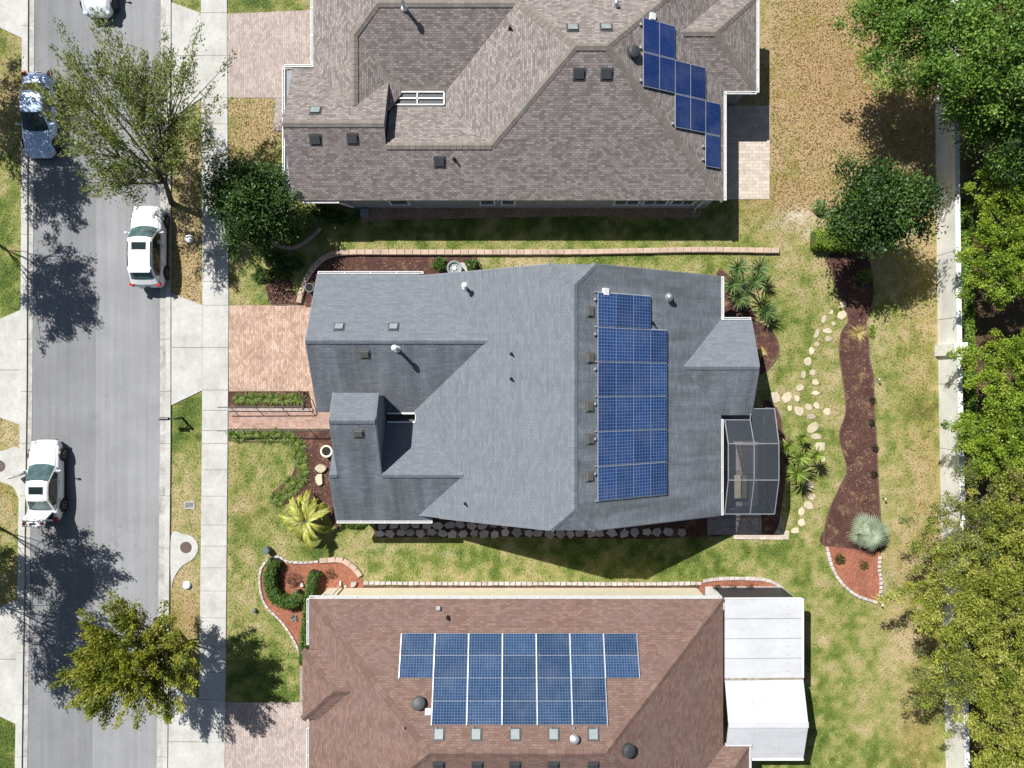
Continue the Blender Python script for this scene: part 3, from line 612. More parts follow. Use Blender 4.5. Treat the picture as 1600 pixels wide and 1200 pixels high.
walls(m, [(XR - hw + .2, YZ + i_), (EX - i_, YZ + i_), (EX - i_, YN - i_), (WX + .4, YN - i_), (WX + .4, YZ + i_)], 2.55)
walls(m, [(-10.45, -1.3), (WX + .35, -1.3), (WX + .35, 5.78), (-10.45, 5.78)], 2.55); walls(m, [(-9.4, -7.25), (WX + .35, -7.25), (WX + .35, -2.5), (-9.4, -2.5)], 2.55)
walls(m, [(11.4, -1.45), (12.95, -1.45), (12.95, 3.25), (11.4, 3.25)], 2.55)
for y_ in (YN - .3, YZ + .3):       # gable walls under the main roof
    m.prism([(XR - 7.9, y_ - .08), (XR + 7.9, y_ - .08), (XR + 7.9, y_ + .08), (XR - 7.9, y_ + .08)], 2.5, lambda x, y: min(ZR - PT * abs(x - XR), 6.85) - .2)
    for k in range(16):
        x0, x1 = XR - 7.9 + k * .9875, XR - 7.9 + (k + 1) * .9875
        m.prism([(x0, y_ - .1), (x1, y_ - .1), (x1, y_ + .1), (x0, y_ + .1)], 2.5, lambda x, y: min(ZR - PT * abs(x - XR), 6.7) - .2)
def gable_x(m, x0, x1, y0, y1, yr, zr, pt, zb=2.4, drop=.18, n=10):
    ys = np.linspace(y0, y1, n + 1)
    ys = sorted(set(list(ys) + [yr] if y0 < yr < y1 else list(ys)))
    for a_, b_ in zip(ys, ys[1:]): m.prism([(x0, a_), (x1, a_), (x1, b_), (x0, b_)], zb, lambda x, y: zr - pt * abs(y - yr) - drop)
gable_x(m, -10.5, -10.4, -1.3, 5.78, 2.26, 5, P1); gable_x(m, -9.45, -9.35, -7.25, -2.5, -4.82, 4.3, P2); gable_x(m, 12.9, 13.0, -1.45, 3.25, .92, 4, .496)
m.build('wall', M['stucco_slate'], H1)
m = MB(); gable_x(m, -9.1, -9.0, -4.6, -.62, -1.85, 6.04, P2, 2.3); gable_x(m, -7.12, -6.99, -4.78, -.62, -1.85, 6.04, P2, 2.3, .17)
m.box((-8.05, -.66, 3.95), (2.0, .1, 2.3)); m.build('entry_wall', M['stucco_slate'], H1)
m = MB()
for k in range(4): m.box((-10.53, 2.3, .32 + k * .56), (.05, 4.9, .54))
m.build('garage_door', M['white'], H1)
for yc_ in (-3.7, -5.6): window(H1, (-9.46, yc_, 1.5), .9, 1.3, -1, 'x', 1)
for xc_ in (-2.5, .8, 4.2, 8.5): window(H1, (xc_, YZ + .19, 1.6), 1.0, 1.2, -1, 'y', 1)
m = MB(); gutter(H1, (-10.72, 6.08), (-4.9, 6.08), 2.72, (0, 1)); gutter(H1, (-9.68, -7.55), (-4.4, -7.55), 2.7, (0, -1)); gutter(H1, (EX, 3.56), (EX, YN), EZ + .03, (1, 0)); gutter(H1, (EX + .02, 3.54), (13.2, 3.54), 2.72, (0, 1))
gutter(H1, (EX, YZ), (EX, -1.95), EZ + .03, (1, 0), .1)
m = MB(); zz = 2.72      # pale gutter round the small courtyard beside the entry tower
for a_, b_ in (((-6.9, -1.62), (-5.3, -1.62)), ((-6.9, -2.1), (-5.3, -2.1)), ((-5.3, -1.58), (-5.3, -2.14))): m.bar(a_ + (zz,), b_ + (zz,), .09, .1)
m.build('gutter', M['white'], H1); m = MB(); m.box((-6.1, -1.86, 2.25), (1.6, .62, .04)); m.build('courtyard_floor', M['vent_grey'], H1)
FG = plain('fascia_grey', (.2, .215, .235), .6)      # verge boards along the rakes
for a_, b_, za, zb in (((WX + .3, YN + .02), (XR - hw, YN + .02), 0, 0), ((XR + hw, YN + .02), (EX, YN + .02), 0, 0), ((-3.9, YZ - .02), (XR - hw, YZ - .02), 0, 0), ((XR + hw, YZ - .02), (EX, YZ - .02), 0, 0)):
    z1 = ZR - PT * abs(a_[0] - XR); z2 = ZR - PT * abs(b_[0] - XR); m = MB(); m.bar(a_ + (z1 - .11,), b_ + (z2 - .11,), .035, .15); m.build('fascia', FG, H1)
for y0, y1, yr, zr, pt, x_ in ((-1.56, 2.26, 2.26, 5, P1, -10.77), (2.26, 6.08, 2.26, 5, P1, -10.77), (-7.55, -4.82, -4.82, 4.3, P2, -9.72), (-4.8, -1.85, -1.85, 6.04, P2, -9.27), (-1.85, -.46, -1.85, 6.04, P2, -9.27), (-4.7, -1.85, -1.85, 6.04, P2, -6.91), (-1.85, -.46, -1.85, 6.04, P2, -6.91), (-1.72, .92, .92, 4, .496, 13.25), (.92, 3.54, .92, 4, .496, 13.25)):
    m = MB(); m.bar((x_, y0, zr - pt * abs(y0 - yr) - .1), (x_, y1, zr - pt * abs(y1 - yr) - .1), .03, .14); m.build('fascia', FG, H1)
for px, py, dk in ((530, 511, 3), (615, 511, 3), (570, 553, 0), (560, 677, 0), (922, 487, 0), (922, 559, 0), (921, 635, 0), (922, 686, 0), (921, 744, 0)): 
    box_vent(R1, roof1, px, py, 2 if dk == 3 else 0, sx=.46, sy=.42)
pipe_vent(R1, roof1, 727.5, 449, .75, .09, .16, 'white'); pipe_vent(R1, roof1, 621, 545, .95, .09, .16, 'white'); pipe_vent(R1, roof1, 1044, 465, .3, .12, .17, 'steel')
for px, py in ((799, 553), (799, 592), (727, 787), (1020, 505)): pipe_vent(R1, roof1, px, py, .3, .045, 0, 'black')
h = R1.hit(945, 456); tube_cap(roof1, h[0], h[1], M['white'])
cells = []
for r_ in range(6):
    y1 = 4.53 - r_ * 1.727; y0 = y1 - 1.66
    for k in range(3 if r_ == 0 else 4): cells.append((4.2 + k * .972, y0, 4.2 + k * .972 + .967, y1))
arr, zf, n_ = solar('solar_array', 'six row blue solar array on the slate grey roof', (-PT, 0), ZR, (XR, 0), cells, M['pv_slate'], (4.2, -.6, 6.6), 'y', .008)
m = MB()
for r_ in range(7): m.bar((4.1, 4.565 - r_ * 1.727, zf(4.1, 0) + .06), (4.2 + (2.95 if r_ == 0 else 3.92), 4.565 - r_ * 1.727, zf(4.2 + (2.95 if r_ == 0 else 3.92), 0) + .06), .045, .05)
m.build('mounting_rail', M['rail'], arr)
for r_ in range(6):
    m = MB(); m.box((4.1, 4.2 - r_ * 1.727, zf(4.1, 0) + .08), (.1, .13, .09)); m.build('mounting_foot', M['steel'], arr)

# ---- taupe roofed house at the top
T = .49
H2 = thing('house', 'taupe roofed house at the top with stepped dark blue solar panels', 'house', (0, 16, 0))
R2 = Roof()
R2.add([(-6.75, 10.15), (11.7, 10.15), (4.79, 17.06), (3.23, 17.06), (-1.08, 12.75), (-6.75, 12.75)], 2.7, (0, 10.15), (0, T))
R2.add([(-12.12, 10.15), (-6.752, 10.15), (-6.752, 13.76), (-12.12, 13.76)], 2.7, (0, 10.15), (0, T))
R2.add([(-12.12, 13.76), (-6.752, 13.76), (-6.752, 16.7), (-8, 17.5), (-12.12, 17.5)], 4.469, (0, 13.76), (0, -T))
R2.add([(-10.97, 14.2), (-8.45, 14.2), (-8.45, 18.66), (-7.07, 20.04), (-10.97, 23.94)], 2.7, (-10.97, 0), (T, 0))
R2.add([(-8.45, 14.4), (-8.45, 18.66), (-5.98, 16.19), (-6.75, 15.0)], 3.935, (-8.45, 0), (-T, 0))
R2.add([(-8.45, 18.66), (-7.07, 20.04), (.25, 20.04), (-3.59, 16.2), (-5.98, 16.2)], 2.7, (0, 16.2), (0, T))
R2.add([(-7.07, 20.04), (-10.97, 23.94), (-2, 23.94), (.25, 20.04)], 4.58, (0, 20.04), (0, -T))
R2.add([(3.23, 17.06), (.25, 20.04), (-3.68, 16.11), (-3.68, 15.34), (-1.08, 12.75)], 2.7, (-3.68, 0), (T, 0))
R2.add([(-6.75, 12.75), (-1.08, 12.75), (-3.68, 15.34), (-6.75, 15.34)], 3.974, (0, 12.75), (0, -T))
R2.add([(3.23, 17.06), (4.79, 17.06), (11.7, 23.97), (-3.0, 23.97), (.25, 20.04)], 6.086, (0, 17.06), (0, -T))
R2.add([(4.79, 17.06), (11.7, 10.15), (11.7, 23.97)], 2.7, (11.7, 0), (-T, 0))
R2.add([(8.7, 18.8), (10.88, 18.8), (13.5, 16.18), (11.3, 16.18)], 4.0, (0, 18.8), (0, T)); R2.add([(8.7, 18.8), (10.88, 18.8), (13.5, 21.42), (11.3, 21.42)], 4.0, (0, 18.8), (0, -T)); R2.add([(10.88, 18.8), (13.5, 16.18), (13.5, 21.42)], 4.0, (10.88, 0), (-T, 0))
roof2 = R2.mesh(M['sh_grey'], H2)
m = MB(); RZ = 6.086
for a_, b_, za, zb in (((3.23, 17.06), (4.79, 17.06), RZ, RZ), ((4.79, 17.06), (11.7, 10.15), RZ, 2.7), ((3.23, 17.06), (-1.08, 12.75), RZ, 3.974), ((-1.08, 12.75), (-6.75, 12.75), 3.974, 3.974), ((-12.12, 13.76), (-6.75, 13.76), 4.469, 4.469),
                       ((-8.45, 14.9), (-8.45, 18.66), 3.935, 3.935), ((-8.45, 18.66), (-7.07, 20.04), 3.935, 4.58), ((-7.07, 20.04), (.25, 20.04), 4.58, 4.58), ((3.23, 17.06), (.25, 20.04), RZ, 4.62), ((4.79, 17.06), (11.7, 23.97), RZ, 2.7),
                       ((8.9, 18.8), (10.88, 18.8), 4, 4), ((10.88, 18.8), (13.5, 16.18), 4, 2.72), ((10.88, 18.8), (13.5, 21.42), 4, 2.72)): ridge(a_, b_, za, zb, .19, .085, mat=M['cap_grey'], parent=roof2)
m = MB(); walls(m, [(-9.6, 10.38), (11.4, 10.38), (11.4, 23.6), (-3.4, 23.6), (-3.4, 16.45), (-3.95, 16.45), (-3.95, 15.1), (-6.4, 15.1), (-6.4, 12), (-9.6, 12)], 2.56)
walls(m, [(-11.95, 10.95), (-9.6, 10.95), (-9.6, 17.2), (-11.95, 17.2)], 2.55); walls(m, [(-10.6, 17.2), (-6.4, 17.2), (-6.4, 23.6), (-10.6, 23.6)], 2.55)
walls(m, [(11.4, 16.5), (13.2, 16.5), (13.2, 21.1), (11.4, 21.1)], 2.55)
gable_x(m, -11.95, -11.85, 10.95, 17.2, 13.76, 4.469, T); gable_x(m, -6.95, -6.85, 11.6, 16.5, 13.76, 4.469, T, 2.4, .17)
m.build('wall', M['stucco_grey'], H2)
m = MB(); gutter(H2, (-12.58, 10.2), (-12.58, 17.5), 2.6, (-1, 0)); gutter(H2, (-12.6, 17.52), (-10.99, 17.52), 2.68, (0, 1)); gutter(H2, (-10.97, 17.7), (-10.97, 23.9), 2.72, (-1, 0))
gutter(H2, (11.7, 10.15), (11.7, 16.15), 2.72, (1, 0)); gutter(H2, (11.8, 16.16), (13.5, 16.16), 2.74, (0, -1)); gutter(H2, (13.5, 16.1), (13.5, 21.4), 2.74, (1, 0)); gutter(H2, (-11.6, 10.14), (-9.6, 10.14), 2.6, (0, -1), .1)
m = MB(); m.tube([(10.9, 10.1, 2.55), (10.75, 10.25, 2.2), (10.75, 10.3, .25), (10.75, 10.1, .1)], .05, 8); m.build('downspout', M['white'], H2)
m = MB(); m.bar((-9.62, 10.1, 2.5), (-9.2, 10.25, .9), .12, .1); m.build('downspout', M['white'], H2)
m = MB(); cx0, cx1, cy0, cy1 = -6.7, -3.75, 15.42, 16.12
for a_, b_ in (((cx0, cy0), (cx1, cy0)), ((cx0, cy1), (cx1, cy1)), ((cx0, cy0), (cx0, cy1)), ((cx1, cy0), (cx1, cy1)), (((cx0 + cx1) / 2, cy0), ((cx0 + cx1) / 2, cy1)), ((cx0, (cy0 + cy1) / 2), (cx1, (cy0 + cy1) / 2))):
    m.bar(a_ + (2.74,), b_ + (2.74,), .07, .08)
cf = m.build('courtyard_frame', M['white'], H2); m = MB(); m.box(((cx0 + cx1) / 2, (cy0 + cy1) / 2, 2.68), (2.9, .68, .02)); m.build('screen', M['vent_dark'], cf)
def wpx(x0, x1, z=1.75): return ((x0 + x1) / 2 - 800) / FP * (CH - z), (x1 - x0) / FP * (CH - z)
m = MB(); m.prism([(-12.57, 10.2), (-11.9, 10.2), (-11.9, 17.48), (-12.57, 17.48)], 2.42, lambda x, y: 2.5 + .1 * (x + 12.57)); m.build('pent_eave', M['stucco_grey'], H2)
for x0, x1, np_ in ((607, 636, 1), (750, 772, 1), (784, 804, 1), (962, 1001, 2), (1008, 1045, 2), (1052, 1088, 2)):
    xc, ww = wpx(x0, x1, 2.0); window(H2, (xc, 10.38, 1.7), ww, 1.3, -1, 'y', np_)
for px, py, dk in ((493, 173, 2), (493, 218, 1), (551, 217, 1), (687, 253, 1), (905, 116, 1), (948, 116, 1), (895, 44, 2), (947, 43, 2)): box_vent(R2, roof2, px, py, dk, sx=.55, sy=.5)
pipe_vent(R2, roof2, 632, 12, .95, .09, .17, 'white'); pipe_vent(R2, roof2, 710, 249, .35, .05, 0, 'black'); pipe_vent(R2, roof2, 797, 45, .3, .05, 0, 'black'); pipe_vent(R2, roof2, 962, 9, .3, .1, .12, 'steel')
dome_vent(R2, roof2, 988, 83, 'vent_dark', .34); h = R2.hit(1018, 27); tube_cap(roof2, h[0], h[1], M['white'])
cells = []
for r_, (c0, c1) in enumerate(((0, 2), (0, 4), (2, 5), (4, 5))):
    y1 = 18.95 - r_ * 1.79
    for k in range(c0, c1): cells.append((6.74 + k * .93, y1 - 1.75, 6.74 + k * .93 + .92, y1))
arr, zf, n_ = solar('solar_array', 'stepped dark blue solar array on the taupe roof', (-T, 0), 2.7, (11.7, 0), cells, M['pv_grey'], (6.7, 16, 5.1), 'y', .022)
for x, y in ((6.65, 18.6), (6.65, 17.4), (6.65, 15.7), (8.5, 13.8), (10.36, 12.9), (10.36, 12.2)):
    m = MB(); m.box((x, y, zf(x, y) + .08), (.1, .13, .09)); m.build('mounting_foot', M['steel'], arr)

# ---- brown roofed cream house at the bottom
U = .446
H3 = thing('house', 'brown roofed cream house at the bottom with white patio roofs', 'house', (0, -18.8, 0))
R3 = Roof(); yn, yr, ys_ = -11.85, -18.8, -25.75; xw, xe = -11.2, 11.67; z0 = 2.7; RZ3 = z0 + U * (yn - yr); xl, xr_ = -4.25, 4.72
R3.add([(xw, yn), (xe, yn), (xr_, yr), (xl, yr)], z0, (0, yn), (0, -U)); R3.add([(xw, ys_), (xe, ys_), (xr_, yr), (xl, yr)], z0, (0, ys_), (0, U))
R3.add([(xw, yn), (xl, yr), (xw, ys_)], z0, (xw, 0), (U, 0)); R3.add([(xe, yn), (xr_, yr), (xe, ys_)], z0, (xe, 0), (-U, 0))
bz, bx_, by_, bh = 2.98, -11.5, -16.5, 1.9
R3.add([(bx_, by_ + bh), (bx_ + bh, by_), (-7.5, by_), (-10.2, by_ + bh)], bz, (0, by_ + bh), (0, -U)); R3.add([(bx_, by_ - bh), (bx_ + bh, by_), (-7.5, by_), (-10.2, by_ - bh)], bz, (0, by_ - bh), (0, U)); R3.add([(bx_, by_ + bh), (bx_ + bh, by_), (bx_, by_ - bh)], bz, (bx_, 0), (U, 0))
R3.add([(8, -20.0), (13.1, -20.0), (10.1, -23), (8, -23)], z0, (0, -20.0), (0, -U)); R3.add([(13.1, -20.0), (10.1, -23), (13.1, -26)], z0, (13.1, 0), (-U, 0)); R3.add([(10.1, -23), (13.1, -26), (8, -26), (8, -23)], z0 + U * 3, (0, -23), (0, U))
roof3 = R3.mesh(M['sh_brown'], H3); m = MB(); bzr = bz + U * bh
for a_, b_, za, zb in (((xl, yr), (xr_, yr), RZ3, RZ3), ((xw, yn), (xl, yr), z0, RZ3), ((xe, yn), (xr_, yr), z0, RZ3), ((xw, ys_), (xl, yr), z0, RZ3), ((xe, ys_), (xr_, yr), z0, RZ3), ((bx_, by_ + bh), (bx_ + bh, by_), bz, bzr), ((bx_, by_ - bh), (bx_ + bh, by_), bz, bzr), ((bx_ + bh, by_), (-8.7, by_), bzr, bzr),
                       ((13.1, -20.0), (10.1, -23), z0, z0 + U * 3)): ridge(a_, b_, za, zb, .19, .08, mat=M['cap_brown'], parent=roof3)
m = MB(); walls(m, [(xw + .35, yn - .18), (-11.2 + .9, yn - .18), (10.9, yn - .18), (xe - .3, yn - .6), (xe - .3, ys_ + .3), (xw + .3, ys_ + .3)], 2.55); walls(m, [(-11.2, -18), (-10.8, -18), (-10.8, -15), (-11.2, -15)], 2.7); walls(m, [(11.3, -25.7), (12.8, -25.7), (12.8, -20.3), (11.3, -20.3)], 2.55)
m.build('wall', M['stucco_cream'], H3)
m = MB(); gutter(H3, (xw, yn), (xe - .1, yn), 2.72, (0, 1)); gutter(H3, (xw, -14.4), (xw, yn - .02), 2.72, (-1, 0)); gutter(H3, (xw, -23.5), (xw, -19.0), 2.72, (-1, 0)); gutter(H3, (11.8, -20), (13.1, -20), 2.72, (0, 1), .1); gutter(H3, (13.1, -24), (13.1, -20.05), 2.72, (1, 0), .1)
m = MB(); m.tube([(-10.5, -11.7, 2.55), (-10.1, -11.86, 2.1), (-10.1, -11.86, .2), (-10.1, -11.6, .1)], .05, 8); m.build('downspout', M['white'], H3)
for px in (686, 744, 805, 865, 927): box_vent(R3, roof3, px, 1147, 2, sx=.5, sy=.55)
for px in (686, 746, 805, 865, 927):
    p = R3.hit(px, 1196)
    if p: box_vent(R3, roof3, px, 1196, 1, sx=.5, sy=.5)
dome_vent(R3, roof3, 655, 1099, 'vent_dark', .35); dome_vent(R3, roof3, 980, 1171, 'vent_dark', .35); dome_vent(R3, roof3, 898, 1155, 'steel', .22)
pipe_vent(R3, roof3, 700, 965, .25, .06, 0, 'black'); h = R3.hit(685, 951); tube_cap(roof3, h[0], h[1], M['vent_lid'], (.22, .22, .16)); h = R3.hit(669, 1112); tube_cap(roof3, h[0], h[1], M['white'], (.28, .32, .15))
cells = []
for k in range(7):
    for r_ in range(2 if k in (0, 6) else 4): cells.append((-5.97 + k * 1.82, -13.52 - (r_ + 1) * 1.018, -5.97 + k * 1.82 + 1.775, -13.52 - r_ * 1.018 - .008))
arr, zf, n_ = solar('solar_array', 'wide blue gridded solar array on the brown roof', (0, -U), z0, (0, yn), cells, M['pv_brown'], (0, -15.5, 4), 'x', .014)
m = MB()
for k in range(8):
    x = -5.99 + k * 1.82; ylo = -15.56 if k in (0, 7) else -17.6; m.bar((x, -13.5, zf(0, -13.5) + .12), (x, ylo, zf(0, ylo) + .12), .028, .02, up=tuple(n_))
m.build('mounting_rail', M['rail'], arr)
for x in (-5.6, -3.9, -2.0, -.1, 2.0, 3.2, 4.4): 
    y = -17.7; m = MB(); m.box((x, y, zf(x, y) + .07), (.1, .1, .08)); m.build('mounting_foot', M['steel'], arr)

# ---- white patio roofs of the brown roofed house
pr = thing('patio_roof', 'flat white panel roof with screw rows beside brown roof', 'patio roof', (13.9, -14, 0))
m = MB(); x0, x1, y0, y1 = 11.78, 16.08, -16.3, -11.9; nb = 4
for k in range(nb):
    ya, yb = y0 + (y1 - y0) * k / nb, y0 + (y1 - y0) * (k + 1) / nb; m.prism([(x0, ya + .015), (x1, ya + .015), (x1, yb - .015), (x0, yb - .015)], lambda x, y: 2.56 - .02 * (x - x0), lambda x, y: 2.66 - .02 * (x - x0))
m.build('roof_panel', M['panroof'], pr)
m = MB(); m.bar((x1 + .05, y0, 2.52), (x1 + .05, y1, 2.52), .1, .14); m.bar((x0, y1 + .03, 2.6), (x1, y1 + .03, 2.54), .05, .14); m.build('gutter', M['white'], pr)
m = MB()
for k in range(9): m.box((15.3, y0 + .4 + k * .45, 2.597), (.035, .035, .02)); m.box((12.3 + k * .4, -12.3, 2.645 - .02 * (k * .4 + .3)), (.035, .035, .02))
m.build('screws', M['vent_grey'], pr)
for x, y in ((15.9, -12.05), (15.9, -14.1), (15.9, -16.2)): m = MB(); m.box((x, y, 1.25), (.09, .09, 2.5)); m.build('post', M['white'], pr)
m = MB(); m.box((15.93, -14.1, 1.2), (.01, 4.1, 2.3)); m.box((13.9, -12.0, 1.2), (4.0, .01, 2.3)); m.build('screen', M['screen'], pr)
m = MB(); m.prism([(11.4, -16.2), (16, -16.2), (16, -11.95), (11.4, -11.95)], 0, .06, bottom=False); m.build('patio_floor', M['concrete'], pr); HARD.append([(11.4, -21), (16.2, -21), (16.2, -11.9), (11.4, -11.9)])
pr = thing('patio_roof', 'pitched white panel roof below the flat white roof', 'patio roof', (13.9, -18.5, 0))
m = MB(); x0, x1 = 11.8, 16.15; rz_, ry_ = 3.28, -18.57
for ya, yb in ((-16.38, ry_), (ry_, -20.75)):
    n = 3
    for k in range(n):
        xa, xb = x0 + (x1 - x0) * k / n, x0 + (x1 - x0) * (k + 1) / n
        if yb < -20 and k == 0: pts = [(xa, ya), (xb - .008, ya), (xb - .008, -19.85), (xa, -19.85)]
        else: pts = [(xa, ya), (xb - .008, ya), (xb - .008, yb), (xa, yb)]
        m.prism(pts, lambda x, y: rz_ - .31 * abs(y - ry_) - .09, lambda x, y: rz_ - .31 * abs(y - ry_))
m.build('roof_panel', M['panroof'], pr)
m = MB(); m.bar((x0, ry_, rz_ + .008), (x1, ry_, rz_ + .008), .3, .02); m.build('ridge_cap', M['panroof'], pr)
m = MB(); m.bar((x0 + 1.5, -20.8, 2.58), (x1, -20.8, 2.58), .09, .12); m.bar((x0, -19.9, 2.82), (x0 + 1.4, -19.9, 2.82), .07, .1); m.build('gutter', M['white'], pr)
m = MB(); m.bar((x0, -16.33, 2.64), (x1 - .1, -16.33, 2.58), .12, .05); m.build('flashing', plain('stained_flashing', (.26, .23, .18), .8, var=.5, vs=4), pr)
for y in (-16.5, -18.57, -20.6): m = MB(); m.box((15.95, y, 1.25 + (.3 if y == -18.57 else 0)), (.09, .09, 2.5 + (.6 if y == -18.57 else 0))); m.build('post', M['white'], pr)
m = MB(); m.box((16.0, -18.55, 1.3), (.01, 4.1, 2.4)); m.build('screen', M['screen'], pr)

# ---- screened patio cage behind the slate roofed house
cg = thing('screen_enclosure', 'grey aluminium screened patio cage on the slate house corner', 'patio cage', (13.1, -4.5, 0))
xa, xb, xm = 11.75, 14.5, 13.15; zl, zh = 2.72, 3.36; ya, yb, yc, yd = -1.36, -3.24, -5.22, -7.18
fm = MB(); br = lambda a_, b_: fm.bar(a_, b_, .045, .045)
A = [(xa, -1.98, zl), (xa, yb, zh), (xa, yc, zh), (xa, yd, zl)]; Bm = [(xm, -1.98, zl), (xm, yb, zh), (xm, yc, zh), (xm, yd, zl)]; C_ = [(xb, ya, zl), (xb, yb, zh), (xb, yc, zh), (xb, yd, zl)]
for L_ in (A, Bm, C_):
    for p, q in zip(L_, L_[1:]): br(p, q)
for k in (1, 2, 3): br(A[k], C_[k])
br(A[0], Bm[0]); br((xm + .05, ya, zl), C_[0]); br((xm, -1.98, zl), (xm + .05, ya, zl))
for p in C_ + [A[3], Bm[3]]: br((p[0], p[1], .03), (p[0], p[1], p[2]))
br((xb, ya, 1.1), (xb, yd, 1.1)); br((xa, yd, 1.1), (xb, yd, 1.1))
for y0, y1 in ((yc, yd), (yb, ya)): br((xb, y0, .05), (xb, y1, 2.65))
br((xa, yd, .05), (xm, yd, 2.65)); br((xm, yd, 2.65), (xb, yd, .05))
fm.build('frame', M['alu'], cg)
m = MB(); e = .02
for k in range(3): m.face([A[k], Bm[k], Bm[k + 1], A[k + 1]]); m.face([Bm[k] if k else (xm + .05, ya, zl), C_[k], C_[k + 1], Bm[k + 1]])
for k in range(3): m.face([(C_[k][0], C_[k][1], .05), (C_[k + 1][0], C_[k + 1][1], .05), C_[k + 1], C_[k]])
m.face([(xa, yd, .05), (xb, yd, .05), (xb, yd, zl), (xa, yd, zl)]); m.build('screen', M['screen'], cg)
m = MB(); m.box((13.0, -3.95, .045), (1.15, 2.3, .022)); tag(m.build('outdoor_rug', M['pav_beige']), 'pale rug lying inside the screened patio cage', 'rug')
tb = thing('patio_table', 'low stone topped table on the screened patio floor', 'table', (13.35, -6.0, .03))
m = MB(); m.box((13.35, -6.0, .45), (.72, 1.35, .06)); m.build('tabletop', M['stone'], tb)
for dx in (-.28, .28):
    for dy in (-.55, .55): m = MB(); m.box((13.35 + dx, -6.0 + dy, .225), (.06, .06, .39)); m.build('leg', M['alu'], tb)

# ------------------------------------------------------------ perimeter wall at the right
pwl = thing('perimeter_wall', 'long pale rendered boundary wall beside the woods', 'wall', (25, 0, 0))
wx = ed([(-100, 1459), (300, 1462.5), (600, 1466.5), (1200, 1478)]); HWL = 1.78
m = MB(); m2 = MB(); ysw = [-100, 100, 200, 300, 400, 500, 600, 700, 800, 900, 1000, 1100, 1200, 1300]
for a_, b_ in zip(ysw, ysw[1:]):
    g = .4; p0, p1 = P(wx(a_ + g), a_ + g), P(wx(b_ - g), b_ - g)
    m.prism([p0, (p0[0] + .2, p0[1]), (p1[0] + .2, p1[1]), p1], 0, HWL); q0, q1 = P(wx(a_), a_), P(wx(b_), b_)
    m2.prism([(q0[0] - .03, q0[1]), (q0[0] + .25, q0[1]), (q1[0] + .25, q1[1]), (q1[0] - .03, q1[1])], HWL, HWL + .07)
m.build('wall_panel', M['perimeter'], pwl); m2.build('wall_cap', M['white'], pwl)
m = MB(); c0 = P(wx(548), 548); m.box((c0[0] + .12, c0[1], .93), (.62, .66, 1.86)); pil = m.build('pillar', M['perimeter'], pwl)
m = MB(); m.box((c0[0] + .12, c0[1], 1.92), (.74, .76, .1)); m.build('pillar_cap', M['white'], pil)
HARD.append([(p[0], p[1]) for p in [P(1455, -100), P(1475, -100), P(1500, 1300), P(1470, 1300)]])

# ------------------------------------------------------------ foliage machinery
def leaves(name, Cn, D, Nn, L, Wd, cols, mat, parent, fold=0.0):
    n = len(Cn); D = D / np.linalg.norm(D, axis=1, keepdims=True); sd = np.cross(D, Nn); sd /= np.maximum(np.linalg.norm(sd, axis=1, keepdims=True), 1e-6); up = np.cross(sd, D)
    L = np.broadcast_to(L, (n,))[:, None]; Wd = np.broadcast_to(Wd, (n,))[:, None]
    v = np.stack([Cn - D * L * .5, Cn + sd * Wd * .5 - up * L * .06, Cn + D * L * .5, Cn - sd * Wd * .5 - up * L * .06], 1).reshape(-1, 3) - np.array(root_loc(parent))
    me = bpy.data.meshes.new(name); me.vertices.add(n * 4); me.vertices.foreach_set('co', v.astype(np.float32).ravel())
    me.loops.add(n * 4); me.loops.foreach_set('vertex_index', np.arange(n * 4, dtype=np.int32)); me.polygons.add(n)
    me.polygons.foreach_set('loop_start', np.arange(0, n * 4, 4, dtype=np.int32)); me.polygons.foreach_set('loop_total', np.full(n, 4, np.int32)); me.update(calc_edges=True)
    c4 = np.concatenate([cols, np.ones((n, 1))], 1); c4 = np.repeat(c4, 4, 0); a_ = me.color_attributes.new('Col', 'FLOAT_COLOR', 'POINT'); a_.data.foreach_set('color', c4.astype(np.float32).ravel())
    return link(name, me, mat, parent)
def pick_cols(n, pal, clump=None, var=.25):
    pal = np.array(pal); k = RNG.integers(0, len(pal), n) if clump is None else clump; c_ = pal[k] * RNG.uniform(1 - var, 1 + var, (n, 1)) * RNG.uniform(.92, 1.08, (n, 3)); return np.clip(c_, 0, 1)
def unit(n):
    v = RNG.normal(size=(n, 3)); return v / np.linalg.norm(v, axis=1, keepdims=True)
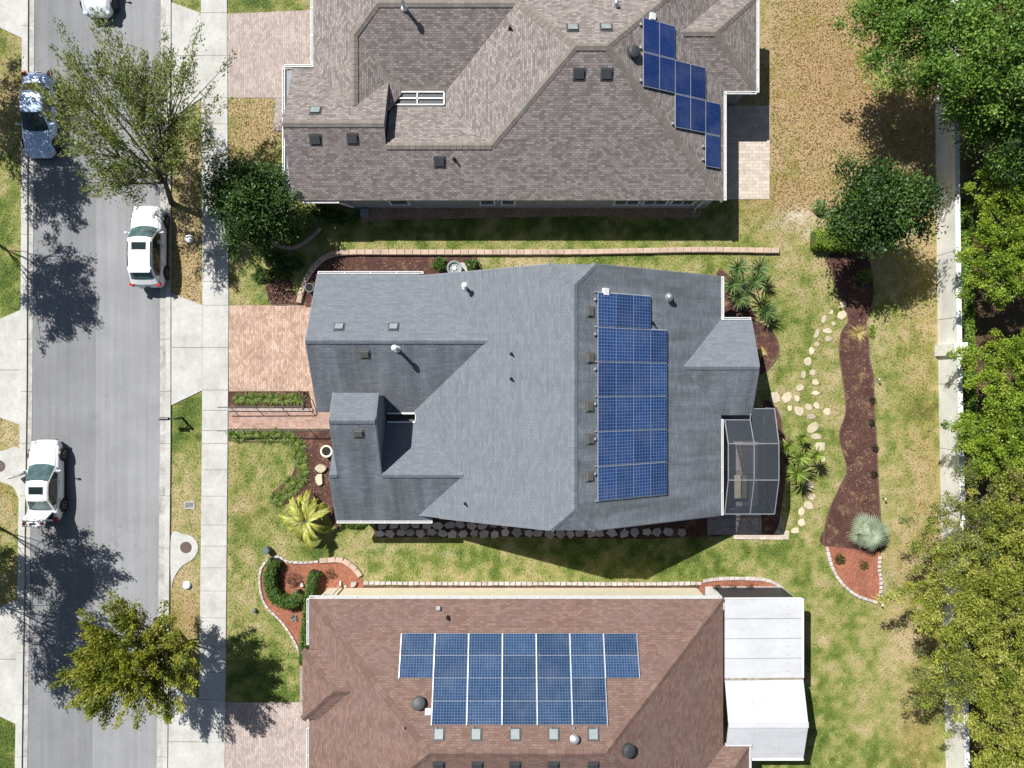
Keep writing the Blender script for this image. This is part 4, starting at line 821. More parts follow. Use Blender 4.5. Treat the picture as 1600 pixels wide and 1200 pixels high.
def tree(name, label, cat, base, center, rad, pal, nclump=90, nper=110, ll=.17, lw=.09, spread=.38, feather=0.0, trunk_r=.13, fork=.4, group=None, gloss=False, hollow=.45, lean=None, twigs=1, bark='bark', nbig=9, lobes=1.0, limb=1.0):
    """base (x,y) and crown centre (x,y,z): trunk with limbs to the leaf clumps, crown of separate leaves"""
    r = thing(name, label, cat, (base[0], base[1], 0), group=group); c_ = np.array(center, float); rad = np.array(rad, float)
    u = unit(nclump); u[:, 2] = np.abs(u[:, 2]) * 1.0 - .3 * RNG.random(nclump); rr = (hollow + (1 - hollow) * RNG.random(nclump) ** .6) * RNG.uniform(.8, 1.12, nclump)
    an = np.arctan2(u[:, 1], u[:, 0]); ph = RNG.uniform(0, 6.28, 3); lob = 1 + lobes * (.16 * np.sin(3 * an + ph[0]) + .1 * np.sin(5 * an + ph[1]) + .06 * np.sin(9 * an + ph[2]))
    cl = c_ + u * rad * rr[:, None] * np.stack([lob, lob, np.ones_like(lob)], 1)
    fk = np.array([base[0] + (c_[0] - base[0]) * .35, base[1] + (c_[1] - base[1]) * .35, max(.5, (c_[2] - rad[2]) * fork + .3)]) if lean is None else np.array(lean, float)
    m = MB(); b0 = np.array([base[0], base[1], -.05]); mid = (b0 + fk) / 2 + RNG.normal(size=3) * [.06, .06, 0]
    m.tube([b0, b0 + (mid - b0) * .15, mid, fk], [trunk_r * 1.5, trunk_r * 1.1, trunk_r, trunk_r * .85], 9)
    dirs = cl - fk; order = RNG.permutation(nclump)[:max(6, int(nclump * .55))]
    big = order[:nbig]
    for k in big:
        p1 = fk + dirs[k] * .5 + np.array([0, 0, .12 * np.linalg.norm(dirs[k])]); m.tube([fk, fk + dirs[k] * .22 + [0, 0, .1], p1, cl[k]], [trunk_r * .6 * limb, trunk_r * .45 * limb, trunk_r * .28 * limb, .012], 6, False)
    for k in order[nbig:]:
        j = big[np.argmin(np.linalg.norm(cl[big] - cl[k], axis=1))]; s0 = fk + dirs[j] * .5 + np.array([0, 0, .12 * np.linalg.norm(dirs[j])])
        m.tube([s0, (s0 + cl[k]) / 2 + RNG.normal(size=3) * .1, cl[k]], [trunk_r * .25, trunk_r * .16, .008], 5, False)
    m.build('trunk', M[bark], r)
    dn = dirs / np.linalg.norm(dirs, axis=1, keepdims=True)
    cs = RNG.uniform(.6, 1.35, nclump); id_ = np.repeat(np.arange(nclump), (nper * cs ** 1.3).astype(int)); n = len(id_)
    off = RNG.normal(size=(n, 3)) * (spread * cs[id_])[:, None] * np.array([1, 1, .7])
    if feather > 0:
        s = RNG.uniform(-1, 1, n) ** 1; taper = (1.05 - .55 * (s + 1) / 2)[:, None]; dd = dn[id_] * np.array([1, 1, .5]); off = off * taper * .62 + dd * (s * feather * cs[id_])[:, None]
    Cn = cl[id_] + off
    D = RNG.normal(size=(n, 3)) * .8 + dn[id_] * (1.6 if feather else .5); D[:, 2] -= .15; Nn = RNG.normal(size=(n, 3)) * .45 + np.array([-.2, .22, 1.0])
    pal_ = np.array(pal); base_c = RNG.integers(0, len(pal_), nclump); swap = RNG.random(n) < .3; k_ = np.where(swap, RNG.integers(0, len(pal_), n), base_c[id_])
    leaves('crown', Cn, D, Nn, ll * RNG.uniform(.7, 1.35, n), lw * RNG.uniform(.7, 1.35, n), pick_cols(n, pal, k_, .22), M['leaf_gloss' if gloss else 'leaf'], r); return r
def bush(name, label, cat, px, py, rx, ry, h, pal, n=500, ll=.12, lw=.07, group=None, gloss=False, z0=0):
    """low leafy shrub, plan radii in metres"""
    x, y = P(px, py, h * .6); r = thing(name, label, cat, (x, y, z0), group=group); u = unit(n); u[:, 2] = np.abs(u[:, 2]); q = .45 + .55 * RNG.random(n) ** .5
    ph = RNG.uniform(0, 6.28, 2); an = np.arctan2(u[:, 1], u[:, 0]); lob = 1 + .15 * np.sin(3 * an + ph[0]) + .12 * np.sin(5 * an + ph[1])
    Cn = np.array([x, y, z0 + .06]) + u * q[:, None] * np.stack([rx * lob, ry * lob, np.full(n, h)], 1); D = u + RNG.normal(size=(n, 3)) * .6; Nn = RNG.normal(size=(n, 3)) * .5 + [0, 0, 1]
    leaves('foliage', Cn, D, Nn, ll * RNG.uniform(.7, 1.3, n), lw * RNG.uniform(.7, 1.3, n), pick_cols(n, pal), M['leaf_gloss' if gloss else 'leaf'], r)
    m = MB()
    for k in range(6): m.tube([(x, y, z0), (x + u[k, 0] * rx * .3, y + u[k, 1] * ry * .3, z0 + h * .4), (x + u[k, 0] * rx * .7, y + u[k, 1] * ry * .7, z0 + h * .75)], [.02, .014, .006], 5, False)
    m.build('stem', M['bark'], r); return r
def blades(name, origin, dirs, L, wd, droop, cols, mat, parent, seg=4, keel=.15):
    """arching strap leaves from one point or many: origin (n,3), dirs (n,3)"""
    n = len(dirs); V = []; F = []; Cc = []; ro = np.array(root_loc(parent)); b0 = 0
    for i in range(n):
        d_ = dirs[i] / np.linalg.norm(dirs[i]); sd = np.cross(d_, [0, 0, 1]); nl = np.linalg.norm(sd); sd = sd / nl if nl > 1e-3 else np.array([1., 0, 0]); p = np.array(origin[i], float) - ro; st = L[i] / seg
        for k in range(seg + 1):
            t_ = k / seg; wk = wd[i] * (.55 + .9 * t_ if t_ < .4 else 1.0 - .93 * ((t_ - .4) / .6) ** 1.3) * .5
            V += [p - sd * wk + [0, 0, wk * keel * 2], p.copy(), p + sd * wk + [0, 0, wk * keel * 2]]
            d_ = d_ + np.array([0, 0, -droop[i] / seg]); d_ /= np.linalg.norm(d_); p = p + d_ * st
        for k in range(seg):
            a_ = b0 + k * 3; F += [(a_, a_ + 1, a_ + 4, a_ + 3), (a_ + 1, a_ + 2, a_ + 5, a_ + 4)]
        b0 += (seg + 1) * 3; Cc += [cols[i]] * ((seg + 1) * 3)
    me = bpy.data.meshes.new(name); me.from_pydata([tuple(v) for v in V], [], F); a_ = me.color_attributes.new('Col', 'FLOAT_COLOR', 'POINT')
    a_.data.foreach_set('color', np.concatenate([np.array(Cc), np.ones((len(Cc), 1))], 1).astype(np.float32).ravel()); return link(name, me, mat, parent)
def rosette_dirs(n, zlo=-.1, zhi=1.2):
    an = np.arange(n) * 2.39996 + RNG.uniform(0, 6); z = np.linspace(zhi, zlo, n) + RNG.normal(size=n) * .08; return np.stack([np.cos(an), np.sin(an), z], 1)
def grassy(name, label, cat, px, py, L, n, pal, wd=.025, droop=1.4, z0=.03, zr=(.3, 1.8), group=None, r0=.06):
    x, y = P(px, py, .15); r = thing(name, label, cat, (x, y, z0), group=group); d_ = rosette_dirs(n, *zr)
    o_ = np.array([x, y, z0]) + np.concatenate([d_[:, :2] * r0 * RNG.random((n, 1)), np.zeros((n, 1))], 1)
    blades('leaves', o_, d_, L * RNG.uniform(.7, 1.2, n), np.full(n, wd), np.full(n, droop) * RNG.uniform(.6, 1.3, n), pick_cols(n, pal), M['blade'], r); return r

# ------------------------------------------------------------ trees
OLIVE = [(0.14, 0.175, 0.05), (0.19, 0.22, 0.062), (0.25, 0.27, 0.09), (0.095, 0.125, 0.042)]
YGREEN = [(.195, .225, .022), (.25, .27, .03), (.315, .315, .042), (.115, .145, .018)]
DARK = [(0.03, 0.068, 0.014), (0.05, 0.1, 0.02), (0.072, 0.135, 0.028), (0.018, 0.042, 0.009)]
BRIGHT = [(0.085, 0.175, 0.02), (0.12, 0.22, 0.028), (0.175, 0.29, 0.045), (0.048, 0.105, 0.014)]
LIME = [(0.2, 0.3, 0.028), (0.26, 0.35, 0.036), (0.33, 0.41, 0.055), (0.12, 0.19, 0.02)]
OLIVE2 = [(0.25, 0.295, 0.04), (0.32, 0.35, 0.055), (0.175, 0.215, 0.03), (0.41, 0.42, 0.1)]
def at(px, py, z): return PP(px, py, z)
tree('street_tree', 'large sparse olive street tree reaching over the road', 'tree', P(268, 318), at(212, 188, 5.0), (4.7, 4.6, 2.6), OLIVE, 185, 145, .17, .06, .34, 1.1, .15, group='street trees', hollow=.35, lean=PP(258, 285, 2.3), nbig=14, bark='bark')
tree('street_tree', 'dense yellow green street tree beside the lower sidewalk', 'tree', P(277, 985), at(210, 1030, 4.6), (3.55, 3.25, 2.3), YGREEN, 270, 165, .17, .06, .29, .75, .13, group='street trees', hollow=.2, lobes=.35)
tree('ornamental_tree', 'dark glossy rounded tree by the taupe house front corner', 'tree', P(420, 335), at(398, 318, 2.6), (2.5, 2.35, 1.9), DARK, 170, 130, .16, .085, .32, 0, .1, gloss=True, hollow=.3)
tree('ornamental_tree', 'dark glossy rounded tree at the top of the winding mulch bed', 'tree', P(1318, 372), at(1372, 325, 4.3), (2.65, 2.2, 1.9), DARK, 170, 130, .17, .09, .33, 0, .11, gloss=True, hollow=.3)
# kerbside trees standing just outside the picture: their shadows cross the road
for i, (sx, sy, cz, rx, ry, nc) in enumerate(((32, 185, 5.0, 2.7, 3.2, 105), (88, 290, 5.5, 1.9, 2.6, 75), (92, 450, 5.6, 2.3, 3.2, 95), (112, 890, 5.3, 2.2, 2.6, 90), (105, 1010, 5.6, 2.5, 3.4, 110), (10, 905, 4.6, 2.3, 2.2, 60))):
    gx_, gy_ = P(sx, sy); cx_, cy_ = gx_ - .57 * cz, gy_ + .63 * cz
    tree('street_tree', 'leafy kerbside tree just beyond the picture edge whose shadow falls on the road', 'tree', (min(cx_ - .6, -31.3), cy_ - .3), (cx_, cy_, cz), (rx, ry, 1.9), OLIVE, int(nc * 1.3), 105, .17, .07, .36, .6, .1, group='trees across the road', limb=.45, hollow=.25)
WOOD = 'trees beyond the boundary wall'
for nm, lab, bp, cp, cz, rad, pal, nc, npr, ll, lw, sp, fe in (
    ('oak_tree', 'bright green oak leaning over the wall at the top', (1500, 40), (1415, 45), 5.2, (3.3, 3.0, 2.1), BRIGHT, 120, 110, .19, .10, .40, 0),
    ('oak_tree', 'broad green oak filling the top corner past the wall', (1560, 110), (1560, 70), 6.5, (3.6, 4.0, 2.4), BRIGHT, 150, 110, .19, .10, .42, 0),
    ('oak_tree', 'green oak whose lower boughs hang beside the wall top', (1530, 190), (1510, 160), 4.6, (1.5, 2.3, 1.5), BRIGHT, 55, 100, .18, .09, .36, 0),
    ('oak_tree', 'deep green tree at the edge below the corner oak', (1590, 210), (1592, 205), 4.6, (1.8, 2.4, 1.8), DARK + BRIGHT, 60, 100, .18, .09, .38, 0),
    ('shrub_tree', 'small lime green tree below the shaded gap past the wall', (1570, 310), (1580, 300), 3.2, (2.3, 1.7, 1.4), LIME, 75, 105, .17, .07, .33, .25),
    ('shrub_tree', 'bushy lime green tree opposite the dark rounded tree', (1565, 395), (1572, 405), 3.6, (2.7, 2.6, 1.6), LIME, 100, 110, .17, .07, .33, .25),
    ('shrub_tree', 'bushy lime green tree right behind the wall pillar', (1560, 570), (1575, 580), 3.6, (2.6, 2.2, 1.6), LIME, 95, 110, .17, .07, .33, .25),
    ('shrub_tree', 'lime green tree just above the olive thicket', (1565, 665), (1562, 682), 3.8, (2.7, 2.0, 1.6), LIME, 100, 110, .17, .07, .33, .25),
    ('wild_olive_tree', 'sparse grey olive tree with twigs crossing the wall', (1510, 800), (1510, 830), 4.6, (2.9, 3.0, 1.9), OLIVE2 + OLIVE, 110, 105, .18, .055, .36, .6),
    ('wild_olive_tree', 'olive tree at the picture edge under the lime trees', (1590, 800), (1590, 810), 5.2, (2.4, 3.0, 2.0), OLIVE2, 95, 110, .18, .06, .36, .5),
    ('wild_olive_tree', 'olive tree sprawling over the wall beside the white stones', (1510, 930), (1490, 940), 4.8, (2.9, 2.7, 1.9), OLIVE2, 110, 110, .18, .06, .36, .6),
    ('wild_olive_tree', 'dense olive tree behind the sprawling wall tree', (1575, 960), (1575, 960), 5.6, (2.8, 3.0, 2.0), OLIVE2, 115, 110, .18, .06, .37, .5),
    ('wild_olive_tree', 'olive tree with long pale twigs reaching over the back lawn', (1505, 1050), (1490, 1050), 4.6, (2.7, 2.1, 1.7), OLIVE2 + OLIVE, 95, 105, .18, .055, .36, .7),
    ('wild_olive_tree', 'dense olive tree at the lower corner past the wall', (1560, 1100), (1568, 1105), 5.4, (2.6, 3.2, 2.0), OLIVE2, 115, 110, .18, .06, .37, .5),
    ('wild_olive_tree', 'olive tree at the very bottom corner of the woods', (1590, 1200), (1598, 1205), 5.0, (2.4, 2.4, 1.9), OLIVE2, 80, 105, .18, .06, .37, .5)):
    tree(nm, lab, 'tree', P(*bp), at(cp[0], cp[1], cz), tuple(q * (1.08 if 'lime' in lab else 1.05) for q in rad), pal, int(nc * (1.3 if 'lime' in lab else 1.12)), int(npr * 1.6), ll * .8, lw * .88, sp * (.74 if fe < .1 else .85), fe, .11, group=WOOD, bark='twig' if 'olive' in nm else 'bark', hollow=.3)
def hedge(name, label, cat, pts, wd, ht, pal, n, ll=.09, lw=.06, group=None, gloss=False):
    """clipped hedge: leaves over a rounded body that follows a line of photo points"""
    q = resample([P(x, y, ht * .8) for x, y in smooth_open(pts, 6)], .12); q = np.array(q); r = thing(name, label, cat, (q[0][0], q[0][1], 0), group=group)
    m = MB(); N_ = len(q); tg = np.gradient(q, axis=0); tg /= np.linalg.norm(tg, axis=1, keepdims=True); sd = np.stack([-tg[:, 1], tg[:, 0]], 1)
    prof = [(-.86, 0), (-.9, .55), (-.74, .84), (0, .93), (.74, .84), (.9, .55), (.86, 0)]
    rows = [[(q[i][0] + sd[i][0] * a_ * wd / 2, q[i][1] + sd[i][1] * a_ * wd / 2, h_ * ht) for a_, h_ in prof] for i in range(N_)]
    for i in range(N_ - 1):
        for k in range(len(prof) - 1): m.face([rows[i][k], rows[i][k + 1], rows[i + 1][k + 1], rows[i + 1][k]])
    m.face(rows[0]); m.face(rows[-1][::-1]); m.build('branches', plain('hedge_core', tuple(x * .35 for x in pal[0]), .9), r)
    i_ = RNG.uniform(0, N_ - 1, n); i0 = i_.astype(int); fr = (i_ - i0)[:, None]; c_ = q[i0] * (1 - fr) + q[np.minimum(i0 + 1, N_ - 1)] * fr; S_ = sd[i0]
    an = RNG.uniform(-.15, math.pi + .15, n); ex = np.sign(np.cos(an)) * np.abs(np.cos(an)) ** .6; ez = np.clip(np.sin(an), 0, 1) ** .6; jt = RNG.normal(size=n) * .035
    endb = np.zeros(n); Cn = np.concatenate([c_ + S_ * (ex * (wd / 2 + jt))[:, None], (ez * ht + jt)[:, None]], 1); Cn[:, :2] += RNG.normal(size=(n, 2)) * .04
    Nn = np.concatenate([S_ * np.cos(an)[:, None], np.sin(an)[:, None]], 1) + RNG.normal(size=(n, 3)) * .5; D = RNG.normal(size=(n, 3)); D = np.cross(Nn, D)
    leaves('foliage', Cn, D, Nn, ll * RNG.uniform(.7, 1.3, n), lw * RNG.uniform(.7, 1.3, n), pick_cols(n, pal), M['leaf_gloss' if gloss else 'leaf'], r); return r
BOX = [(0.0375, 0.0938, 0.015), (0.0688, 0.1438, 0.02), (0.1063, 0.1875, 0.0275), (0.15, 0.2125, 0.05)]
hedge('hedge', 'clipped curved hook shaped green hedge on orange mulch', 'hedge', [(428, 876), (422, 893), (421, 912), (425, 928), (436, 939), (452, 942), (464, 937), (471, 929)], .68, .8, BOX, 5200)
hedge('hedge', 'clipped straight green hedge against the brown roofed house', 'hedge', [(491, 895), (485, 920), (481, 955), (477, 990), (475, 1015), (474, 1038)], .58, .85, BOX, 5200)
hedge('hedge', 'square clipped lime hedge under the dark tree by the mulch bed', 'hedge', [(1274, 373), (1300, 374), (1330, 376), (1352, 377)], 1.05, .95, LIME, 4200)
hedge('hedge', 'long narrow green hedge along the far side of the wall', 'hedge', [(1510, 310), (1511, 400), (1514, 500), (1516, 600), (1518, 700)], .62, 1.05, BRIGHT + LIME[:2], 9000, .11, .08)

# ------------------------------------------------------------ palms, yuccas and other plants
def palm(name, label, px, py, zc, nf, Lf, pal, nleaf=34, leaflet=.42):
    x, y = P(px, py, zc); r = thing(name, label, 'palm', (x, y, 0)); m = MB(); m.tube([(x, y, 0), (x + .03, y, zc * .5), (x, y, zc)], [.16, .12, .14], 10)
    dd = rosette_dirs(nf, -.1, 1.5); O = []; D = []; Ls = []; Cl = []
    for i in range(nf):
        d_ = dd[i] / np.linalg.norm(dd[i]); d_ = d_ + np.array([random.gauss(0, .16), random.gauss(0, .16), random.gauss(0, .12)]); p = np.array([x, y, zc]); L = Lf * random.uniform(.6, 1.15); pts = [p.copy()]; st = L / 14; tint = random.uniform(.75, 1.2)
        for k in range(14):
            d_ = d_ + np.array([0, 0, -.125]); d_ /= np.linalg.norm(d_); p = p + d_ * st; pts.append(p.copy())
            sd = np.cross(d_, [0, 0, 1]); sd /= max(np.linalg.norm(sd), 1e-3)
            if k < 1: continue
            for h_ in (0, .5):
                for sg in (-1, 1):
                    O.append(p - d_ * st * h_); D.append(sd * sg * .62 + d_ * 1.0 + np.array([0, 0, .2])); Ls.append(leaflet * (1 - .6 * abs(k / 14 - .45)) * random.uniform(.85, 1.1)); Cl.append(np.array(random.choice(pal)) * tint)
        m.tube(pts[::3], [.022, .016, .011, .008, .005][:len(pts[::3])], 5, False)
    m.build('trunk', M['bark'], r); n = len(O)
    blades('fronds', np.array(O), np.array(D), np.array(Ls), np.full(n, .05), np.full(n, .5), np.array(Cl), M['blade'], r, 3); return r
palm('palm', 'yellow green feather palm by the slate house front corner', 477, 814, 1.3, 27, 1.75, [(.32, .35, .045), (.43, .43, .075), (.22, .26, .035), (.56, .53, .15)])
def yucca(label, px, py, zc, L=.62, pal=None, group=None, n=58):
    x, y = P(px, py, zc); r = thing('yucca', label, 'yucca', (x, y, 0), group=group); m = MB(); m.tube([(x, y, 0), (x + .02, y + .02, zc * .6), (x, y, zc)], [.06, .05, .05], 7); m.build('trunk', M['bark'], r)
    d_ = rosette_dirs(n, -.55, 1.5); o_ = np.tile([x, y, zc], (n, 1)) + np.stack([np.zeros(n), np.zeros(n), np.linspace(.08, -.12, n)], 1)
    blades('leaves', o_, d_, L * RNG.uniform(.8, 1.12, n), np.full(n, .07), RNG.uniform(.02, .22, n), pick_cols(n, pal), M['blade'], r); return r
YU1 = [(.06, .12, .03), (.09, .155, .04), (.14, .2, .07)]; YU2 = [(.15, .22, .03), (.21, .28, .04), (.11, .17, .025), (.28, .32, .08)]
g1 = 'yuccas by the white gutter corner'; g2 = 'yuccas beside the screened patio'
for lab, px, py, z in (('dark yucca closest to the tan wall, house side', 1153, 418, 1.5), ('dark yucca closest to the tan wall, lawn side', 1187, 418, 1.4), ('dark yucca touching the roof gutter', 1145, 444, 1.3), ('tallest dark yucca in the middle of its clump', 1179, 440, 1.9), ('dark yucca nearest the low gable end gutter', 1155, 467, 1.2), ('shaded dark yucca on the lawn edge of its clump', 1197, 488, .75)):
    yucca(lab, px, py, z, .78, YU1, g1)
for lab, px, py, z, L in (('light yucca nearest the cage corner', 1232, 697, 1.3, .66), ('small light yucca at the top of the patio clump', 1254, 684, .9, .5), ('light yucca in the middle of the patio clump', 1250, 715, 1.7, .7), ('light yucca beside the stepping stones', 1275, 711, 1.5, .6), ('largest light yucca at the bottom of the patio clump', 1246, 739, 1.5, .82)):
    yucca(lab, px, py, z, L, YU2, g2)
def fan_palm(label, px, py, zc, nf, pal, R_=1.25):
    x, y = P(px, py, zc); r = thing('fan_palm', label, 'palm', (x, y, 0)); m = MB(); m.tube([(x, y, 0), (x, y, zc * .6)], [.18, .14], 9); O = []; D = []; Ls = []; Cl = []; dd = rosette_dirs(nf, -.1, 3.2)
    for i in range(nf):
        d_ = dd[i] / np.linalg.norm(dd[i]); L = R_ * (.12 + .5 * i / nf) * random.uniform(.85, 1.15); e = np.array([x, y, zc * .6]) + d_ * L; e[2] -= .25 * L * L * (1 - d_[2])
        m.tube([(x, y, zc * .6), e], [.02, .012], 5, False); sd = np.cross(d_, [0, 0, 1]); sd /= max(np.linalg.norm(sd), 1e-3); c_ = np.array(random.choice(pal)) * random.uniform(.62, 1.25); tw = random.uniform(-1, 1) * (.5 + 1.4 * max(d_[2], 0)); hz = np.array([d_[0], d_[1], 0]); hz /= max(np.linalg.norm(hz), 1e-3); dh = hz * math.cos(tw) + sd * math.sin(tw) + np.array([0, 0, random.uniform(-.25, .3)]); sd = np.cross(dh, [0, 0, 1]); sd /= np.linalg.norm(sd)
        for a_ in np.linspace(-1.5, 1.5, 13): O.append(e); D.append(dh * math.cos(a_) + sd * math.sin(a_) + np.array([0, 0, .12])); Ls.append(.66 * (1 - .1 * abs(a_)) * random.uniform(.9, 1.05)); Cl.append(c_)
    m.build('trunk', M['bark'], r); n = len(O); blades('fronds', np.array(O), np.array(D), np.array(Ls), np.full(n, .075), np.full(n, .3), np.array(Cl), M['blade'], r, 3)
fan_palm('silvery blue green fan palm at the end of the mulch bed', 1364, 834, 1.3, 36, [(.27, .33, .22), (.34, .39, .28), (.19, .255, .165)])
STRAW = [(.48, .36, .11), (.58, .45, .17), (.36, .26, .07), (.62, .52, .28)]
grassy('ornamental_grass', 'straw yellow spiky grass clump on the winding mulch bed', 'grass clump', 1341, 521, .62, 130, STRAW, .022, 1.0)
grassy('ornamental_grass', 'small straw yellow grass clump on the rounded mulch bed', 'grass clump', 1191, 550, .36, 70, STRAW, .03, 1.5)
LIRI = [(.10, .16, .018), (.15, .21, .026), (.20, .26, .04), (.07, .11, .014)]
ORD = 'first second third fourth fifth sixth seventh eighth ninth tenth eleventh twelfth thirteenth fourteenth fifteenth sixteenth seventeenth eighteenth nineteenth twentieth'.split()
ORD += ['twenty ' + w for w in ORD[:9]] + ['thirtieth'] + ['thirty ' + w for w in ORD[:9]]
for k, px in enumerate((372, 385, 396, 413, 427, 444, 459, 468)):
    grassy('border_grass', f'{ORD[k]} green grass tuft from the sidewalk in the fenced planter', 'plant', px, 623 + (k % 2) * 2 - (2 if k in (1, 3) else 0), .46 + .06 * (k % 3), 80, LIRI, .035, 1.6, group='planter grass tufts')
row = [(363, 680), (373, 683), (383, 679), (396, 678), (408, 684), (419, 683), (430, 678), (441, 683), (452, 682), (461, 690), (469, 697), (465, 707), (473, 715), (470, 726), (474, 736), (472, 747), (465, 756), (459, 765), (452, 753), (449, 771), (440, 775), (434, 784), (428, 779)]
for k, (px, py) in enumerate(row):
    grassy('border_grass', f'{ORD[k]} grassy clump from the sidewalk in the row edging the front lawn', 'plant', px, py, .44 + .08 * random.random(), 85, LIRI, .035, 1.6, group='row of clumps edging the front lawn')
bush('shrub', 'round green shrub on the front side of the air conditioner', 'shrub', 687, 412, .42, .42, .75, BOX, 700, .11, .06)
bush('shrub', 'round green shrub on the back side of the air conditioner', 'shrub', 737, 413, .4, .4, .7, BOX, 650, .11, .06)
bush('shrub', 'pale variegated shrub by the taupe house porch', 'shrub', 484, 343, .62, .55, .6, [(.28, .34, .14), (.36, .42, .22), (.14, .22, .05)], 800)
bush('shrub', 'low dark shrub in shade beside the taupe porch wall', 'shrub', 530, 340, .9, .35, .5, BOX, 900)
bush('shrub', 'pale shrub peeping from under the dark back tree', 'shrub', 1282, 322, .4, .45, .7, [(.24, .3, .1), (.32, .38, .2), (.14, .22, .05)], 500)
bush('shrub', 'grey green leafy plant in shade on the back mulch', 'shrub', 1352, 431, .55, .4, .8, [(.16, .2, .05), (.2, .24, .07), (.1, .14, .04)], 420, .2, .07)
bush('shrub', 'bare brown shrub inside the hook shaped hedge', 'shrub', 458, 906, .5, .45, .4, [(.16, .09, .06), (.2, .13, .09), (.1, .07, .03)], 380, .13, .022)
bush('shrub', 'thin brown shrub near the tan edging blocks', 'shrub', 515, 897, .35, .3, .35, [(.2, .1, .06), (.14, .1, .04)], 200, .12, .025)
bush('shrub', 'low leafy plants beside the palm at the house corner', 'shrub', 553, 820, .75, .22, .35, BOX, 500, .12, .05)
bush('shrub', 'small dark plant in the orange back mulch', 'shrub', 1313, 874, .32, .3, .3, [(.09, .12, .02), (.05, .07, .015), (.14, .1, .03)], 320, .14, .03)
bush('shrub', 'wispy brown plant in the orange back mulch', 'shrub', 1350, 883, .3, .28, .3, [(.16, .1, .03), (.1, .11, .025)], 170, .14, .025)
grassy('agave', 'small grey spiky agave on orange mulch below the hedge', 'plant', 459, 966, .26, 30, [(.22, .25, .24), (.3, .33, .31)], .04, .3)
for k, (px, py) in enumerate(((1364, 625), (1362, 661), (1368, 700), (1366, 741))):
    bush('shrub', f'{ORD[k]} small dark sprig down the wall side edge of the mulch bed', 'shrub', px, py, .2, .24, .22, [(.02, .028, .012), (.035, .05, .015), (.05, .03, .02)], 90, .13, .035, group='sprigs along the mulch bed edge')
bush('shrub', 'bright green weed patch beside the straw grass clump', 'shrub', 1362, 518, .25, .4, .15, LIME, 260, .09, .05)
for k, (px, py) in enumerate(((450, 362), (428, 402), (455, 412), (410, 430), (440, 425), (500, 330))):
    bush('shrub', f'{ORD[k]} low shaded plant from the porch in the bed under the dark tree', 'shrub', px, py, .7, .45, .4, DARK + BOX, 420, .14, .07, group='shaded plants under the dark tree')
for k, (px, py) in enumerate(((1120, 918), (1146, 919), (1172, 918))): bush('shrub', f'{ORD[k]} dark twig plant from the wall in orange mulch by the white roof', 'shrub', px, py, .25, .18, .25, [(.05, .03, .02), (.1, .08, .03)], 110, .14, .02, group='twig plants by the white roof')

# ------------------------------------------------------------ loose stones
def stone(name, label, cat, px, py, rx, ry, rot, ht, mat, group=None, n=9, z0=0.0):
    x, y = P(px, py); k_ = CH / FP; m = MB(); n = max(5, n - random.choice((0, 1, 2, 3))); ra = [random.uniform(.74, 1.16) for _ in range(n)]; c_, s_ = math.cos(rot), math.sin(rot)
    def ring(f, z): return [(x + (math.cos(a) * rx * r_ * c_ - math.sin(a) * ry * r_ * s_) * k_ * f, y + (math.cos(a) * rx * r_ * s_ + math.sin(a) * ry * r_ * c_) * k_ * f, z) for a, r_ in zip((2 * math.pi * i / n for i in range(n)), ra)]
    r0, r1, r2 = ring(1, z0), ring(.99, z0 + ht * .7), ring(.88, z0 + ht); m.face(r2)
    for a_, b_ in ((r0, r1), (r1, r2)):
        for i in range(n): m.face([a_[i], a_[(i + 1) % n], b_[(i + 1) % n], b_[i]])
    o = m.build(name, mat); HARD.append([(p[0], p[1]) for p in r0]); return tag(o, label, cat, group)
gs = 'stepping stones across the back lawn'
ch1 = [(1316, 477, 8, 5, .5), (1317, 492, 9, 7, .4), (1299, 488, 3, 4, 0), (1287, 499, 4, 7, -.4), (1302, 506, 4, 4, 0), (1293, 517, 8, 5, -.1), (1276, 522, 4, 8, -.4), (1294, 530, 6, 5, 0), (1276, 538, 4, 4, 0), (1268, 549, 5, 7, 0), (1262, 565, 7, 8, -.4), (1269, 582, 6, 5, 0), (1255, 586, 5, 7, -.4), (1274, 598, 7, 5, 0), (1250, 606, 8, 6, .3), (1274, 614, 6, 4, 0)]
for k, (px, py, rx, ry, rt) in enumerate(ch1): stone('stepping_stone', f'{ORD[k]} pale stepping stone along the path from mulch bed toward house', 'stepping stone', px, py, rx, ry, rt, .05, M['stone'], gs)
ch2 = [(1212, 621, 9, 9, .3), (1230, 621, 9, 9, .2), (1245, 623, 5, 5, 0), (1234, 638, 4, 5, 0), (1248, 642, 8, 9, .5), (1263, 636, 6, 7, .3), (1276, 634, 5, 7, .5), (1292, 644, 7, 6, .2), (1267, 651, 8, 5, 0), (1270, 668, 11, 8, .5), (1275, 682, 9, 6, .2), (1282, 698, 9, 9, 0), (1285, 718, 5, 6, 0), (1266, 759, 6, 7, 0), (1269, 776, 6, 6, 0), (1263, 790, 7, 8, .3), (1252, 799, 5, 7, 0), (1252, 816, 7, 6, .2), (1243, 829, 7, 5, .2), (1227, 836, 8, 8, .8)]
for k, (px, py, rx, ry, rt) in enumerate(ch2): stone('stepping_stone', f'{ORD[k]} pale stepping stone down the path passing the screened cage', 'stepping stone', px, py, rx, ry, rt, .05, M['stone'], gs)
k = 0
for px in np.arange(597, 800, 17.5):
    stone('flagstone', f'{ORD[k]} grey flagstone from the front in the row against the slate house', 'flagstone', px + random.uniform(-2, 2), 820 + random.uniform(-1, 2), random.uniform(8.3, 9.6), random.uniform(6, 7.2), random.uniform(-.5, .5), .05, M['flag'], 'flagstones along the slate house', random.choice((5, 6)), .02); k += 1
k = 0
